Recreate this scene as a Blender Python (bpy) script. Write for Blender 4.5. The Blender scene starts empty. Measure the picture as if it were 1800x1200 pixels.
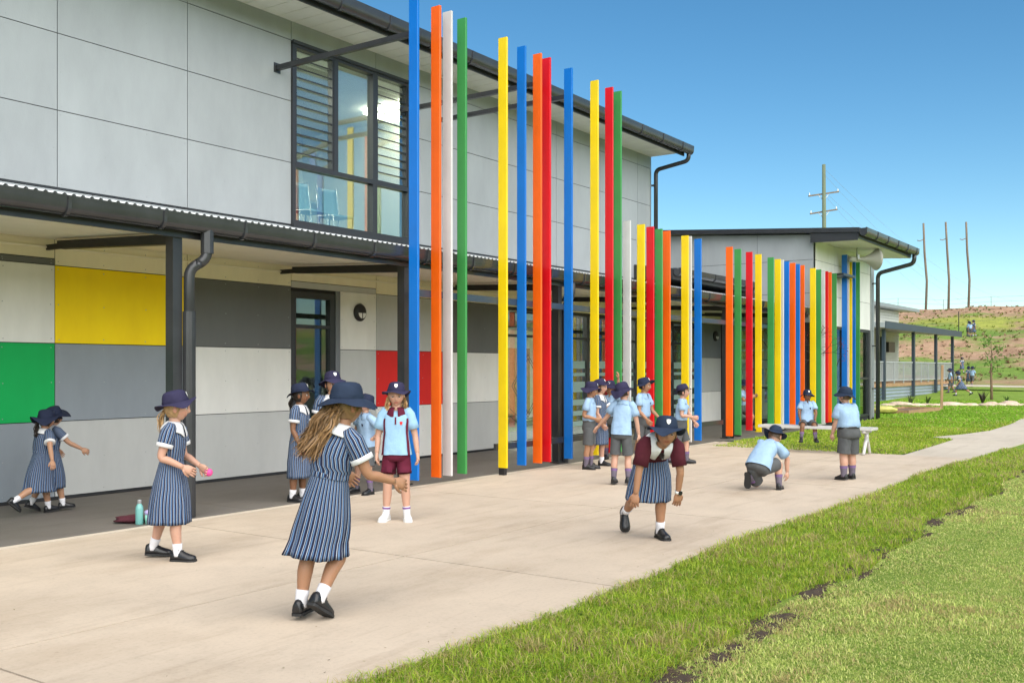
import bpy, bmesh, math, random
import numpy as np
from mathutils import Vector, Matrix, noise
R = math.radians
sc = bpy.context.scene
col = sc.collection
rnd = random.Random(11)
rng = np.random.default_rng(5)

# ------------------------------------------------------------------ camera
EYE = 1.515
cam_d = bpy.data.cameras.new('camera')
cam_d.lens = 35.0; cam_d.sensor_width = 36.0
cam_d.shift_y = 48 / 1800
cam_d.clip_start = 0.05; cam_d.clip_end = 6000
cam = bpy.data.objects.new('camera', cam_d); col.objects.link(cam)
cam.location = (0, 0, EYE); cam.rotation_euler = (R(90), 0, R(-55))
sc.camera = cam

# ------------------------------------------------------------------ world, sun, exposure
SUN_EL, SUN_AZ = R(40), R(-121)          # azimuth measured from +X towards +Y
w = bpy.data.worlds.new('World'); sc.world = w; w.use_nodes = True
nt = w.node_tree; bg = nt.nodes['Background']
sky = nt.nodes.new('ShaderNodeTexSky'); sky.sky_type = 'NISHITA'; sky.sun_disc = False
sky.sun_elevation = SUN_EL; sky.sun_rotation = R(90) - SUN_AZ
sky.air_density = 1.0; sky.dust_density = 0.0; sky.ozone_density = 2.6; sky.altitude = 1200
hs_ = nt.nodes.new('ShaderNodeHueSaturation'); hs_.inputs['Saturation'].default_value = 1.27
wb = nt.nodes.new('ShaderNodeMix'); wb.data_type = 'RGBA'; wb.blend_type = 'MULTIPLY'; wb.inputs[0].default_value = 1; wb.inputs[7].default_value = (1.0, .99, .84, 1)
nt.links.new(sky.outputs[0], hs_.inputs['Color']); nt.links.new(hs_.outputs[0], wb.inputs[6]); nt.links.new(wb.outputs[2], bg.inputs[0]); bg.inputs[1].default_value = 0.0345
sun_d = bpy.data.lights.new('sun', 'SUN'); sun_d.energy = 1.5; sun_d.angle = R(100); sun_d.color = (1, .93, .82)
sun = bpy.data.objects.new('sun', sun_d); col.objects.link(sun)
sv = Vector((math.cos(SUN_EL)*math.cos(SUN_AZ), math.cos(SUN_EL)*math.sin(SUN_AZ), math.sin(SUN_EL)))
sun.rotation_euler = sv.to_track_quat('Z', 'Y').to_euler(); sun.location = (0, 0, 30)
vs = sc.view_settings
vs.view_transform = 'Standard'; vs.look = 'None'; vs.exposure = 2.38; vs.gamma = 1; vs.use_curve_mapping = False
sc.render.resolution_x = 1024; sc.render.resolution_y = 682

# ------------------------------------------------------------------ helpers
def P(x, y, z0=0.0):
    """ground point seen at photo pixel (x, y), used only to survey positions"""
    c, s = math.cos(R(35)), math.sin(R(35))
    z = 1750*(EYE-z0)/(y-648); r = (x-900)/1750*z
    return (z*c+r*s, z*s-r*c)

def tag(o, label=None, cat=None, group=None, kind=None):
    if label: o['label'] = label
    if cat: o['category'] = cat
    if group: o['group'] = group
    if kind: o['kind'] = kind
    return o

def empty(name, loc=(0, 0, 0), rz=0, label=None, cat=None, group=None):
    o = bpy.data.objects.new(name, None); col.objects.link(o)
    o.empty_display_size = .1
    o.location = loc; o.rotation_euler = (0, 0, rz)
    return tag(o, label, cat, group)

def copy_tree(o, parent=None):
    c = o.copy(); col.objects.link(c)
    if parent: c.parent = parent
    for ch in list(o.children): copy_tree(ch, c)
    return c

class MB:
    """collects shapes, builds ONE mesh object"""
    def __init__(self):
        self.v = []; self.f = []; self.uv = []; self.c = []; self.mi = []; self.cc = (1, 1, 1); self.m = 0
    def add(self, vs_, fs, uvs=None, cols=None):
        b = len(self.v)
        self.v.extend([tuple(p) for p in vs_])
        if cols is None: self.c.extend([self.cc]*len(vs_))
        else: self.c.extend(cols)
        for i, f in enumerate(fs):
            self.f.append(tuple(b+k for k in f)); self.mi.append(self.m)
            self.uv.append(uvs[i] if uvs else [(0, 0)]*len(f))
        return self
    def box(self, x0, x1, y0, y1, z0, z1):
        v = [(x, y, z) for z in (z0, z1) for y in (y0, y1) for x in (x0, x1)]
        return self.add(v, [(0, 2, 3, 1), (4, 5, 7, 6), (0, 1, 5, 4), (2, 6, 7, 3), (0, 4, 6, 2), (1, 3, 7, 5)])
    def bar(self, a, b, w_, h_, up=(0, 0, 1)):
        """rectangular bar from a to b, w_ across, h_ along up"""
        a = Vector(a); b = Vector(b); d = (b-a).normalized(); u = Vector(up); s = d.cross(u).normalized(); u = s.cross(d)
        v = []
        for p in (a, b):
            for i, j in ((-1, -1), (1, -1), (1, 1), (-1, 1)): v.append(p+s*(i*w_/2)+u*(j*h_/2))
        return self.add(v, [(0, 1, 2, 3), (7, 6, 5, 4), (0, 4, 5, 1), (1, 5, 6, 2), (2, 6, 7, 3), (3, 7, 4, 0)])
    def rings(self, RR, closed=True, cap0=False, cap1=False, U=None, V=None, cols=None):
        n, m = len(RR), len(RR[0]); vs_ = [p for r in RR for p in r]; fs = []; uvs = []
        mm = m if closed else m-1
        if U is None: U = [j/m for j in range(m+1)]
        if V is None: V = [i/max(1, n-1) for i in range(n)]
        for i in range(n-1):
            for j in range(mm):
                k = (j+1) % m
                fs.append((i*m+j, i*m+k, (i+1)*m+k, (i+1)*m+j))
                uvs.append([(U[j], V[i]), (U[j+1] if j+1 < len(U) else U[j], V[i]), (U[j+1] if j+1 < len(U) else U[j], V[i+1]), (U[j], V[i+1])])
        if cap0: fs.append(tuple(range(m-1, -1, -1))); uvs.append([(0, 0)]*m)
        if cap1: fs.append(tuple((n-1)*m+j for j in range(m))); uvs.append([(0, 0)]*m)
        return self.add(vs_, fs, uvs, cols)
    def tube(self, pts, rad, seg=10, cap=True, ref=None, flat=None):
        """tube through pts with radius (number or list); flat = ratio of second axis"""
        pts = [Vector(p) for p in pts]; n = len(pts)
        if not hasattr(rad, '__len__'): rad = [rad]*n
        RR = []; s = None
        for i, p in enumerate(pts):
            d = (pts[min(i+1, n-1)]-pts[max(i-1, 0)])
            d = d.normalized() if d.length > 1e-9 else Vector((0, 0, 1))
            if s is None:
                q = Vector(ref) if ref is not None else (Vector((0, 0, 1)) if abs(d.z) < .9 else Vector((1, 0, 0)))
                s = (q-d*q.dot(d)).normalized()
            else: s = (s-d*s.dot(d)).normalized()
            t = d.cross(s); fl = flat or 1
            RR.append([p+(s*math.cos(a)+t*(math.sin(a)*fl))*rad[i] for a in [2*math.pi*k/seg for k in range(seg)]])
        return self.rings(RR, True, cap, cap)
    def extrude_x(self, prof, x0, x1, closed=True):
        """profile of (y,z) extruded along X"""
        RR = [[(x, y, z) for y, z in prof] for x in (x0, x1)]
        return self.rings(RR, closed, closed, closed)
    def extrude_y(self, prof, y0, y1, closed=True):
        RR = [[(x, y, z) for x, z in prof] for y in (y0, y1)]
        return self.rings(RR, closed, closed, closed)
    def build(self, name, mats, parent=None, smooth=False, fix=True):
        me = bpy.data.meshes.new(name); me.from_pydata(self.v, [], self.f)
        if not isinstance(mats, (list, tuple)): mats = [mats]
        for m in mats: me.materials.append(m)
        if len(mats) > 1: me.polygons.foreach_set('material_index', self.mi)
        if smooth: me.polygons.foreach_set('use_smooth', [True]*len(self.f))
        uvl = me.uv_layers.new(name='UVMap')
        flat = [c for f in self.uv for p in f for c in p]
        uvl.data.foreach_set('uv', flat)
        ca = me.color_attributes.new('Col', 'FLOAT_COLOR', 'POINT')
        ca.data.foreach_set('color', [k for c_ in self.c for k in (c_[0], c_[1], c_[2], 1)])
        if fix:
            bm = bmesh.new(); bm.from_mesh(me); bmesh.ops.recalc_face_normals(bm, faces=bm.faces); bm.to_mesh(me); bm.free()
        o = bpy.data.objects.new(name, me); col.objects.link(o)
        if parent: o.parent = parent
        return o

def boxo(name, mat, parent, *b): return MB().box(*b).build(name, mat, parent)

def edge_split(o, deg=35):
    """smooth shading with sharp edges"""
    me = o.data
    me.polygons.foreach_set('use_smooth', [True]*len(me.polygons))
    bm = bmesh.new(); bm.from_mesh(me)
    for e in bm.edges:
        if len(e.link_faces) == 2 and e.calc_face_angle(0) > R(deg): e.smooth = False
    bm.to_mesh(me); bm.free()
    return o

# ------------------------------------------------------------------ materials
def mat(name, c, rough=.6, metal=0.0, var=0.0, vs_=8.0, bump=0.0, bs=60.0, rand=0.0, spec=.5, c2=None, coat=0, coords='Object', stretch=None):
    m = bpy.data.materials.new(name); m.use_nodes = True
    t = m.node_tree; N = t.nodes; L = t.links; b = N['Principled BSDF']
    b.inputs['Roughness'].default_value = rough; b.inputs['Metallic'].default_value = metal
    b.inputs['Specular IOR Level'].default_value = spec
    if coat: b.inputs['Coat Weight'].default_value = coat; b.inputs['Coat Roughness'].default_value = .12
    b.inputs['Base Color'].default_value = (*c, 1)
    src = None
    tc = N.new('ShaderNodeTexCoord'); vec = tc.outputs[coords]
    if stretch:
        mp = N.new('ShaderNodeMapping'); mp.inputs['Scale'].default_value = stretch
        L.new(vec, mp.inputs[0]); vec = mp.outputs[0]
    if var or c2:
        n1 = N.new('ShaderNodeTexNoise'); n1.inputs['Scale'].default_value = vs_; n1.inputs['Detail'].default_value = 5; n1.inputs['Roughness'].default_value = .62
        L.new(vec, n1.inputs['Vector'])
        rp = N.new('ShaderNodeValToRGB')
        rp.color_ramp.elements[0].position = .3; rp.color_ramp.elements[1].position = .72
        if c2: a_, b_ = c, c2
        else: a_ = tuple(max(0, k*(1-var)) for k in c); b_ = tuple(min(1, k*(1+var)) for k in c)
        rp.color_ramp.elements[0].color = (*a_, 1); rp.color_ramp.elements[1].color = (*b_, 1)
        L.new(n1.outputs[0], rp.inputs[0]); src = rp.outputs[0]
    if rand:
        oi = N.new('ShaderNodeObjectInfo'); mr = N.new('ShaderNodeMapRange')
        mr.inputs['To Min'].default_value = 1-rand; mr.inputs['To Max'].default_value = 1+rand
        L.new(oi.outputs['Random'], mr.inputs[0])
        hsv = N.new('ShaderNodeHueSaturation')
        if src: L.new(src, hsv.inputs['Color'])
        else: hsv.inputs['Color'].default_value = (*c, 1)
        L.new(mr.outputs[0], hsv.inputs['Value']); src = hsv.outputs[0]
    if src: L.new(src, b.inputs['Base Color'])
    if bump:
        n2 = N.new('ShaderNodeTexNoise'); n2.inputs['Scale'].default_value = bs; n2.inputs['Detail'].default_value = 4
        L.new(vec, n2.inputs['Vector'])
        bp = N.new('ShaderNodeBump'); bp.inputs['Strength'].default_value = bump; bp.inputs['Distance'].default_value = .01
        L.new(n2.outputs[0], bp.inputs['Height']); L.new(bp.outputs[0], b.inputs['Normal'])
    return m

def attr_mat(name, rough=.6, spec=.4, sss=0.0, trans=0.0, gain=1.0):
    m = bpy.data.materials.new(name); m.use_nodes = True
    t = m.node_tree; N = t.nodes; L = t.links; b = N['Principled BSDF']
    b.inputs['Roughness'].default_value = rough; b.inputs['Specular IOR Level'].default_value = spec
    a = N.new('ShaderNodeAttribute'); a.attribute_name = 'Col'
    L.new(a.outputs['Color'], b.inputs['Base Color'])
    if sss:
        b.inputs['Subsurface Weight'].default_value = sss; b.inputs['Subsurface Scale'].default_value = .01
        b.inputs['Subsurface Radius'].default_value = (1, .35, .2)
    if trans:
        tr = N.new('ShaderNodeBsdfTranslucent'); mx = N.new('ShaderNodeMixShader'); mx.inputs[0].default_value = trans
        L.new(a.outputs['Color'], tr.inputs[0]); out = N['Material Output']
        L.new(b.outputs[0], mx.inputs[1]); L.new(tr.outputs[0], mx.inputs[2]); L.new(mx.outputs[0], out.inputs[0])
    return m

def glass_mat(name, tint, ior):
    m = bpy.data.materials.new(name); m.use_nodes = True
    t = m.node_tree; N = t.nodes; L = t.links; N.remove(N['Principled BSDF'])
    out = N['Material Output']
    tr = N.new('ShaderNodeBsdfTransparent'); tr.inputs[0].default_value = (*tint, 1)
    gl = N.new('ShaderNodeBsdfGlossy'); gl.inputs['Roughness'].default_value = .01; gl.inputs[0].default_value = (.95, 1, .98, 1)
    lw = N.new('ShaderNodeLayerWeight'); lw.inputs[0].default_value = .5
    pw = N.new('ShaderNodeMath'); pw.operation = 'POWER'; pw.inputs[1].default_value = 4.0; L.new(lw.outputs['Facing'], pw.inputs[0])
    fr = N.new('ShaderNodeMath'); fr.operation = 'MULTIPLY_ADD'; fr.inputs[1].default_value = 1-ior; fr.inputs[2].default_value = ior; L.new(pw.outputs[0], fr.inputs[0])
    mx = N.new('ShaderNodeMixShader')
    L.new(fr.outputs[0], mx.inputs[0]); L.new(tr.outputs[0], mx.inputs[1]); L.new(gl.outputs[0], mx.inputs[2]); L.new(mx.outputs[0], out.inputs[0])
    return m

M = {}
# fibre cement panels
for k, c in dict(light=(.325, .345, .362), offw=(.74, .73, .70), pale=(.49, .495, .485), mid=(.18, .195, .215), dark=(.135, .14, .142), slate=(.26, .29, .325),
                 yellow=(.98, .68, .0), green=(.0, .38, .085), red=(.70, .02, .018), cream=(.82, .75, .55)).items():
    M['p_'+k] = mat('panel_'+k, c, rough=.55, var=.07, vs_=2.6, bump=.08, bs=90, rand=.04, spec=.35, stretch=(1, 1, .35))
M['joint'] = mat('panel_joint', (.012, .013, .015), .8)
M['char'] = mat('charcoal_steel', (.030, .031, .035), .32, var=.25, vs_=4, spec=.5)
M['gutter'] = mat('charcoal_gutter', (.036, .037, .042), .24, var=.2, vs_=3, spec=.6)
M['black'] = mat('black_steel', (.012, .012, .014), .45)
M['galv'] = mat('zinc_sheet', (.36, .38, .39), .35, metal=.5, var=.12, vs_=9)
M['roof'] = mat('grey_roof_sheet', (.33, .35, .37), .4, var=.1, vs_=5)
M['soffit'] = mat('cream_soffit', (.86, .80, .64), .6, var=.05, vs_=3)
M['wsoff'] = mat('white_soffit', (.72, .71, .64), .6, var=.05, vs_=3)
M['alum'] = mat('dark_window_frame', (.030, .032, .037), .35, spec=.5)
M['zincpost'] = mat('zinc_post', (.52, .54, .56), .35, metal=.6, var=.08)
M['glass'] = glass_mat('window_glass', (.90, .95, .93), .09)
M['glass2'] = glass_mat('upper_glass', (.88, .95, .93), .24)
M['frost'] = mat('frosted_band', (.30, .42, .38), .6, spec=.3)
FINC = dict(b=(.003, .145, .53), o=(.82, .115, .002), w=(.58, .56, .56), g=(.048, .265, .065), y=(.80, .56, .004), r=(.62, .004, .010))
for k, c in FINC.items():
    M['fin_'+k] = mat('fin_'+k, c, .34, var=.07, vs_=2.5, bump=.04, bs=6, spec=.5, coords='Object')
M['interior'] = mat('interior_wall', (.74, .75, .66), .8, var=.06, vs_=1)
M['int_floor'] = mat('interior_carpet', (.10, .11, .12), .9, var=.2, vs_=20)
M['timber'] = mat('raw_timber', (.36, .22, .115), .7, var=.25, vs_=14, stretch=(1, 1, .12), bump=.2, bs=40)
M['deck'] = mat('deck_timber', (.40, .24, .13), .65, var=.2, vs_=10)
M['white'] = mat('white_paint', (.72, .72, .70), .45)
M['navy_steel'] = mat('blue_grey_steel', (.034, .050, .072), .4, var=.1)
M['skirt'] = mat('ribbed_steel_skirt', (.36, .41, .46), .35, metal=.3, var=.1, vs_=3)
M['cladding'] = mat('pale_cladding', (.60, .60, .54), .5, var=.06, vs_=3)
# ------------------------------------------------------------------ the ground
def concrete(name, c, rough=.75, stain=.5):
    m = bpy.data.materials.new(name); m.use_nodes = True
    t = m.node_tree; N = t.nodes; L = t.links; b = N['Principled BSDF']
    b.inputs['Roughness'].default_value = rough; b.inputs['Specular IOR Level'].default_value = .3
    tc = N.new('ShaderNodeTexCoord')
    def nz(scale, detail=6, rough_=.6, st=None):
        n = N.new('ShaderNodeTexNoise'); n.inputs['Scale'].default_value = scale; n.inputs['Detail'].default_value = detail; n.inputs['Roughness'].default_value = rough_
        v = tc.outputs['Object']
        if st:
            mp = N.new('ShaderNodeMapping'); mp.inputs['Scale'].default_value = st; L.new(v, mp.inputs[0]); v = mp.outputs[0]
        L.new(v, n.inputs['Vector']); return n.outputs[0]
    def ramp(src, p0, p1, c0, c1):
        r = N.new('ShaderNodeValToRGB'); r.color_ramp.elements[0].position = p0; r.color_ramp.elements[1].position = p1
        r.color_ramp.elements[0].color = (*c0, 1); r.color_ramp.elements[1].color = (*c1, 1); L.new(src, r.inputs[0]); return r.outputs[0]
    def mul(a, b_, f=1):
        x = N.new('ShaderNodeMix'); x.data_type = 'RGBA'; x.blend_type = 'MULTIPLY'; x.inputs[0].default_value = f
        L.new(a, x.inputs[6]); L.new(b_, x.inputs[7]); return x.outputs[2]
    w1 = (1, 1, 1)
    base = ramp(nz(.9, 5), .3, .7, tuple(k*.93 for k in c), tuple(min(1, k*1.06) for k in c))
    a = mul(base, ramp(nz(.55, 8, .68, (1, 2.2, 1)), .33, .52, (1-.25*stain, 1-.29*stain, 1-.34*stain), w1))      # broad damp stains
    a = mul(a, ramp(nz(3.2, 8, .7), .36, .5, (1-.13*stain,)*3, w1))
    a = mul(a, ramp(nz(38, 3), .25, .5, (.88, .88, .88), w1))
    a = mul(a, ramp(nz(14, 2, .5), .22, .29, (.72, .70, .68), w1), .5)    # little spots
    a = mul(a, ramp(nz(2.0, 4, .6, (.35, 3, 1)), .36, .44, (.9, .89, .88), w1), .8)  # trowel streaks
    oi = N.new('ShaderNodeObjectInfo'); mr = N.new('ShaderNodeMapRange'); mr.inputs['To Min'].default_value = .955; mr.inputs['To Max'].default_value = 1.03
    L.new(oi.outputs['Random'], mr.inputs[0]); hs = N.new('ShaderNodeHueSaturation'); L.new(a, hs.inputs['Color']); L.new(mr.outputs[0], hs.inputs['Value'])
    L.new(hs.outputs[0], b.inputs['Base Color'])
    bp = N.new('ShaderNodeBump'); bp.inputs['Strength'].default_value = .25; bp.inputs['Distance'].default_value = .004
    L.new(nz(120, 3), bp.inputs['Height']); L.new(bp.outputs[0], b.inputs['Normal'])
    return m
M['conc'] = concrete('beige_concrete', (.52, .43, .335), stain=.55)
M['conc_edge'] = concrete('pale_concrete_edge', (.58, .50, .405), stain=.3)
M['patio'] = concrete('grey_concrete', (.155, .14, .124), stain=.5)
M['path'] = concrete('path_concrete', (.50, .44, .36), stain=.35)

def terrain_h(X, Y):
    xs = [0, 50, 58, 67, 77, 86, 95, 99, 112, 126, 150, 4000]
    hs = [0, 0, .12, .48, 1.1, 2.6, 4.45, 4.9, 7.2, 8.75, 9.1, 9.1]
    h = np.interp(X - .04*(Y-14), xs, hs)
    amp = np.clip((X-58)/30, 0, 1)
    h = h + amp*(.16*np.sin(X*.45+Y*.2)+.12*np.sin(Y*.6+1.3)+.10*np.sin(X*.9-Y*.37))*np.clip((150-X)/30, 0, 1)
    back = np.clip((-Y-28)/80, 0, 1); back = back*back*(3-2*back)*15
    return np.maximum(h, 0) + back*(X < 60)*1.0

def ground_mat():
    m = bpy.data.materials.new('lawn_and_soil'); m.use_nodes = True
    t = m.node_tree; N = t.nodes; L = t.links; b = N['Principled BSDF']
    b.inputs['Roughness'].default_value = .9; b.inputs['Specular IOR Level'].default_value = .15
    tc = N.new('ShaderNodeTexCoord'); sep = N.new('ShaderNodeSeparateXYZ'); L.new(tc.outputs['Object'], sep.inputs[0])
    def nz(scale, detail=6, rough_=.6, st=None):
        n = N.new('ShaderNodeTexNoise'); n.inputs['Scale'].default_value = scale; n.inputs['Detail'].default_value = detail; n.inputs['Roughness'].default_value = rough_
        v = tc.outputs['Object']
        if st:
            mp = N.new('ShaderNodeMapping'); mp.inputs['Scale'].default_value = st; L.new(v, mp.inputs[0]); v = mp.outputs[0]
        L.new(v, n.inputs['Vector']); return n.outputs[0]
    def ramp(src, st):
        r = N.new('ShaderNodeValToRGB'); e = r.color_ramp.elements
        while len(e) < len(st): e.new(.5)
        for k, (p, c) in enumerate(st): e[k].position = p; e[k].color = (*c, 1)
        L.new(src, r.inputs[0]); return r.outputs[0]
    def mix(f, a, b_):
        x = N.new('ShaderNodeMix'); x.data_type = 'RGBA'; L.new(f, x.inputs[0]); L.new(a, x.inputs[6]); L.new(b_, x.inputs[7]); return x.outputs[2]
    def rangef(src, a, b_):
        mr = N.new('ShaderNodeMapRange'); mr.inputs[1].default_value = a; mr.inputs[2].default_value = b_; L.new(src, mr.inputs[0]); return mr.outputs[0]
    def addm(a, b_, k):
        x = N.new('ShaderNodeMath'); x.operation = 'MULTIPLY_ADD'; L.new(b_, x.inputs[0]); x.inputs[1].default_value = k; L.new(a, x.inputs[2]); return x.outputs[0]
    def mulm(a, b_):
        x = N.new('ShaderNodeMath'); x.operation = 'MULTIPLY'; L.new(a, x.inputs[0]); L.new(b_, x.inputs[1]); return x.outputs[0]
    lawn = ramp(nz(1.3, 9, .75), [(.28, (.13, .22, .03)), (.5, (.20, .31, .05)), (.72, (.30, .38, .09))])
    fine = ramp(nz(26, 5, .75), [(.3, (.55, .6, .5)), (.65, (1.15, 1.1, 1))])
    mm = N.new('ShaderNodeMix'); mm.data_type = 'RGBA'; mm.blend_type = 'MULTIPLY'; mm.inputs[0].default_value = 1; L.new(lawn, mm.inputs[6]); L.new(fine, mm.inputs[7]); lawn = mm.outputs[2]
    soil = ramp(nz(.9, 10, .78), [(.3, (.20, .12, .075)), (.5, (.37, .235, .15)), (.7, (.47, .33, .22))])
    hgreen = ramp(nz(2.2, 8, .7), [(.3, (.10, .17, .03)), (.6, (.18, .27, .05)), (.75, (.28, .33, .09))])
    ygreen = ramp(nz(1.1, 8, .7), [(.3, (.20, .23, .05)), (.6, (.32, .34, .07)), (.75, (.40, .36, .13))])
    X = sep.outputs[0]
    wob = nz(.12, 4, .6, (.4, 1, 1))
    Xw = addm(X, wob, 9.0)
    gm = ramp(nz(.16, 9, .72, (1, .55, 1)), [(.47, (0, 0, 0)), (.56, (1, 1, 1))])
    hill = mix(gm, soil, hgreen)
    band = mulm(rangef(Xw, 106, 107.5), rangef(Xw, 115.5, 113.5))
    bm_ = mulm(band, ramp(nz(.28, 8, .7), [(.40, (0, 0, 0)), (.5, (1, 1, 1))]))
    hill = mix(bm_, hill, ygreen)
    band2 = mulm(rangef(Xw, 98, 99), rangef(Xw, 105, 104))
    hill = mix(mulm(band2, ramp(nz(.4, 8, .7), [(.38, (0, 0, 0)), (.5, (1, 1, 1))])), hill, hgreen)
    top = rangef(Xw, 117, 118.5)
    hill = mix(top, hill, soil)
    full = mix(rangef(Xw, 68, 74), lawn, hill)
    L.new(full, b.inputs['Base Color'])
    bp = N.new('ShaderNodeBump'); bp.inputs['Strength'].default_value = .8; bp.inputs['Distance'].default_value = .08
    L.new(nz(6, 8, .8), bp.inputs['Height']); L.new(bp.outputs[0], b.inputs['Normal'])
    return m
M['ground'] = ground_mat()
def build_ground():
    xs = np.unique(np.concatenate([np.linspace(-1500, -60, 8), np.linspace(-60, 48, 28), np.linspace(48, 160, 150), np.linspace(160, 3000, 14)]))
    ys = np.unique(np.concatenate([np.linspace(-2500, -130, 8), np.linspace(-130, -12, 40), np.linspace(-12, 45, 80), np.linspace(45, 200, 25), np.linspace(200, 2500, 8)]))
    XX, YY = np.meshgrid(xs, ys)
    ZZ = terrain_h(XX, YY) - .03
    n, m_ = XX.shape
    v = np.stack([XX, YY, ZZ], -1).reshape(-1, 3)
    f = [(i*m_+j, i*m_+j+1, (i+1)*m_+j+1, (i+1)*m_+j) for i in range(n-1) for j in range(m_-1)]
    b = MB(); b.add(v.tolist(), f); o = b.build('ground', M['ground'], smooth=True, fix=False)
    tag(o, 'lawn and bare earth ground rising to a brown hill', kind='structure')
    return o
ground = build_ground()

# concrete apron: separate slabs with open joints
apron = empty('apron', (0, 0, 0)); tag(apron, 'beige concrete apron in front of the school', kind='structure')
bed = MB().box(-2.5, 20.0, 3.5, 8.40, -.10, -.012).build('bed', M['joint'], apron)
xj = [-2.4, .85-1.66, 2.64, 6.10, 9.52, 12.95, 16.4, 19.35]
EDGE = lambda x: 3.40 + .05*math.sin(x*.9) + (.0 if x < 16 else -.04*(x-16))
for i in range(len(xj)-1):
    a, b = xj[i]+.008, xj[i+1]-.008
    # upper row
    far = 8.30
    pts = [(a, 5.338), (b, 5.338), (b, far), (a, far)]
    if i == len(xj)-2: pts = [(a, 5.338), (18.35, 5.338), (19.55, 8.1), (19.55, far), (a, far)]
    def slab(pts, mt='conc', z=0.0):
        q = MB(); n = len(pts)
        q.add([(x, y, z) for x, y in pts]+[(x, y, -.11) for x, y in pts], [tuple(range(n))]+[(k, k+n, (k+1) % n+n, (k+1) % n) for k in range(n)])
        return q.build('slab', M[mt], apron)
    slab(pts)
    k = 14; low = [(a+(b-a)*j/k, EDGE(a+(b-a)*j/k)) for j in range(k+1)]
    if i == len(xj)-2: low = [(x, y) for x, y in low if x < 18.4]; pts = low+[(18.33, 4.35), (18.35, 5.322), (a, 5.322)]
    else: pts = low+[(b, 5.322), (a, 5.322)]
    slab(pts)
    slab([(a, 8.31), (b, 8.31), (b, 8.395), (a, 8.395)], 'conc_edge', .004)
# path going on along the lawn
path = empty('path'); tag(path, 'pale concrete path crossing the lawn', kind='structure')
pe = [(18.36, 3.33, 4.42), (20.6, 3.22, 4.45), (23.0, 3.12, 4.50), (23.6, 3.1, 5.05), (24.9, 3.08, 4.70), (26.8, 3.05, 4.42), (30, 3.15, 4.45), (34.7, 3.4, 4.75), (42, 4.1, 5.5)]
for i in range(len(pe)-1):
    (x0, a0, b0), (x1, a1, b1) = pe[i], pe[i+1]; x1 -= .012
    q = MB(); pts = [(x0, a0), (x1, a1), (x1, b1), (x0, b0)]
    q.add([(x, y, -.004) for x, y in pts]+[(x, y, -.10) for x, y in pts], [(0, 1, 2, 3)]+[(k, k+4, (k+1) % 4+4, (k+1) % 4) for k in range(4)]); q.build('slab', M['path'], path)
q = MB(); n_ = 24
q.add([p for i in range(n_) for p in ((62+.25*math.sin(i), 14.4-i*1.1, .2+float(terrain_h(np.array(62.), np.array(14.4-i*1.1)))), (63.1+.25*math.sin(i), 14.4-i*1.1, .24+float(terrain_h(np.array(63.1), np.array(14.4-i*1.1)))))], [(2*i, 2*i+1, 2*i+3, 2*i+2) for i in range(n_-1)])
tag(q.build('far_path', M['path']), 'narrow concrete path at the foot of the hill', kind='structure')
# shaded patio under the canopy, dark control joints
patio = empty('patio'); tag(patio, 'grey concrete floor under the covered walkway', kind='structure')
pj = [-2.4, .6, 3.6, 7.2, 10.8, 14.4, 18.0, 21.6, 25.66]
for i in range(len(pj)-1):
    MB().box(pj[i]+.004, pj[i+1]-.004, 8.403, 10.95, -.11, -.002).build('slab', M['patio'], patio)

# ------------------------------------------------------------------ main building
WY = 10.97          # face of the wall
JZ = [0.0, .905, 1.81, 2.715]
main = empty('school_building', (12, WY, 0), 0, 'two storey grey panelled school building with louvred upstairs window', 'building')
main_off = Vector((-12, -WY, 0))
def mchild(o): o.location = main_off; return o
def wrap(o, par=None):
    o.parent = par or main
    if par is None: o.location = main_off
    return o
# backing wall built as strips round the openings (upper window, door, shop front)
bk = MB()
Z_TOP = 6.62
for x0, x1, z0, z1 in [(-3, 10.05, -.1, Z_TOP), (10.05, 12.65, 2.66, 3.62), (10.05, 12.65, 6.29, Z_TOP), (10.95, 15.40, -.1, 2.66), (12.65, 21.47, 2.66, Z_TOP), (15.40, 24.40, -.1, .06), (21.47, 25.7, 2.66, 3.62), (24.40, 25.7, -.1, 2.66)]:
    bk.box(x0, x1, WY+.012, WY+.20, z0, z1)
bk.box(21.27, 21.47, WY+.2, WY+7, 3.0, Z_TOP)
bk.box(21.27, 21.45, WY+.2, WY+7, 2.6, 3.0)
wall = mchild(bk.build('wall', M['joint'], main))
def panel(x0, x1, z0, z1, k, par=None, y=WY):
    g_ = .005
    q = MB().box(x0+g_, x1-g_, y, y+.011, z0+g_, z1-g_)
    o = q.build('panel', M['p_'+k], par or wall); return o
screws = MB()
def screw(x, z, y=WY, r=.0065):
    a = [2*math.pi*k/6 for k in range(6)]
    screws.add([(x+r*math.cos(t), y-.0025, z+r*math.sin(t)) for t in a]+[(x+r*math.cos(t), y+.002, z+r*math.sin(t)) for t in a], [tuple(range(6))]+[(k, (k+1) % 6, (k+1) % 6+6, k+6) for k in range(6)])
def screws_on(x0, x1, z0, z1):
    w_, h_ = x1-x0, z1-z0
    nx = max(2, round(w_/.58)+1); nz_ = max(2, round(h_/.42)+1)
    for i in range(nx):
        for j in range(nz_):
            screw(x0+.045+(w_-.09)*i/(nx-1)+rnd.uniform(-.008, .008), z0+.05+(h_-.10)*j/(nz_-1)+rnd.uniform(-.008, .008))
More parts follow.
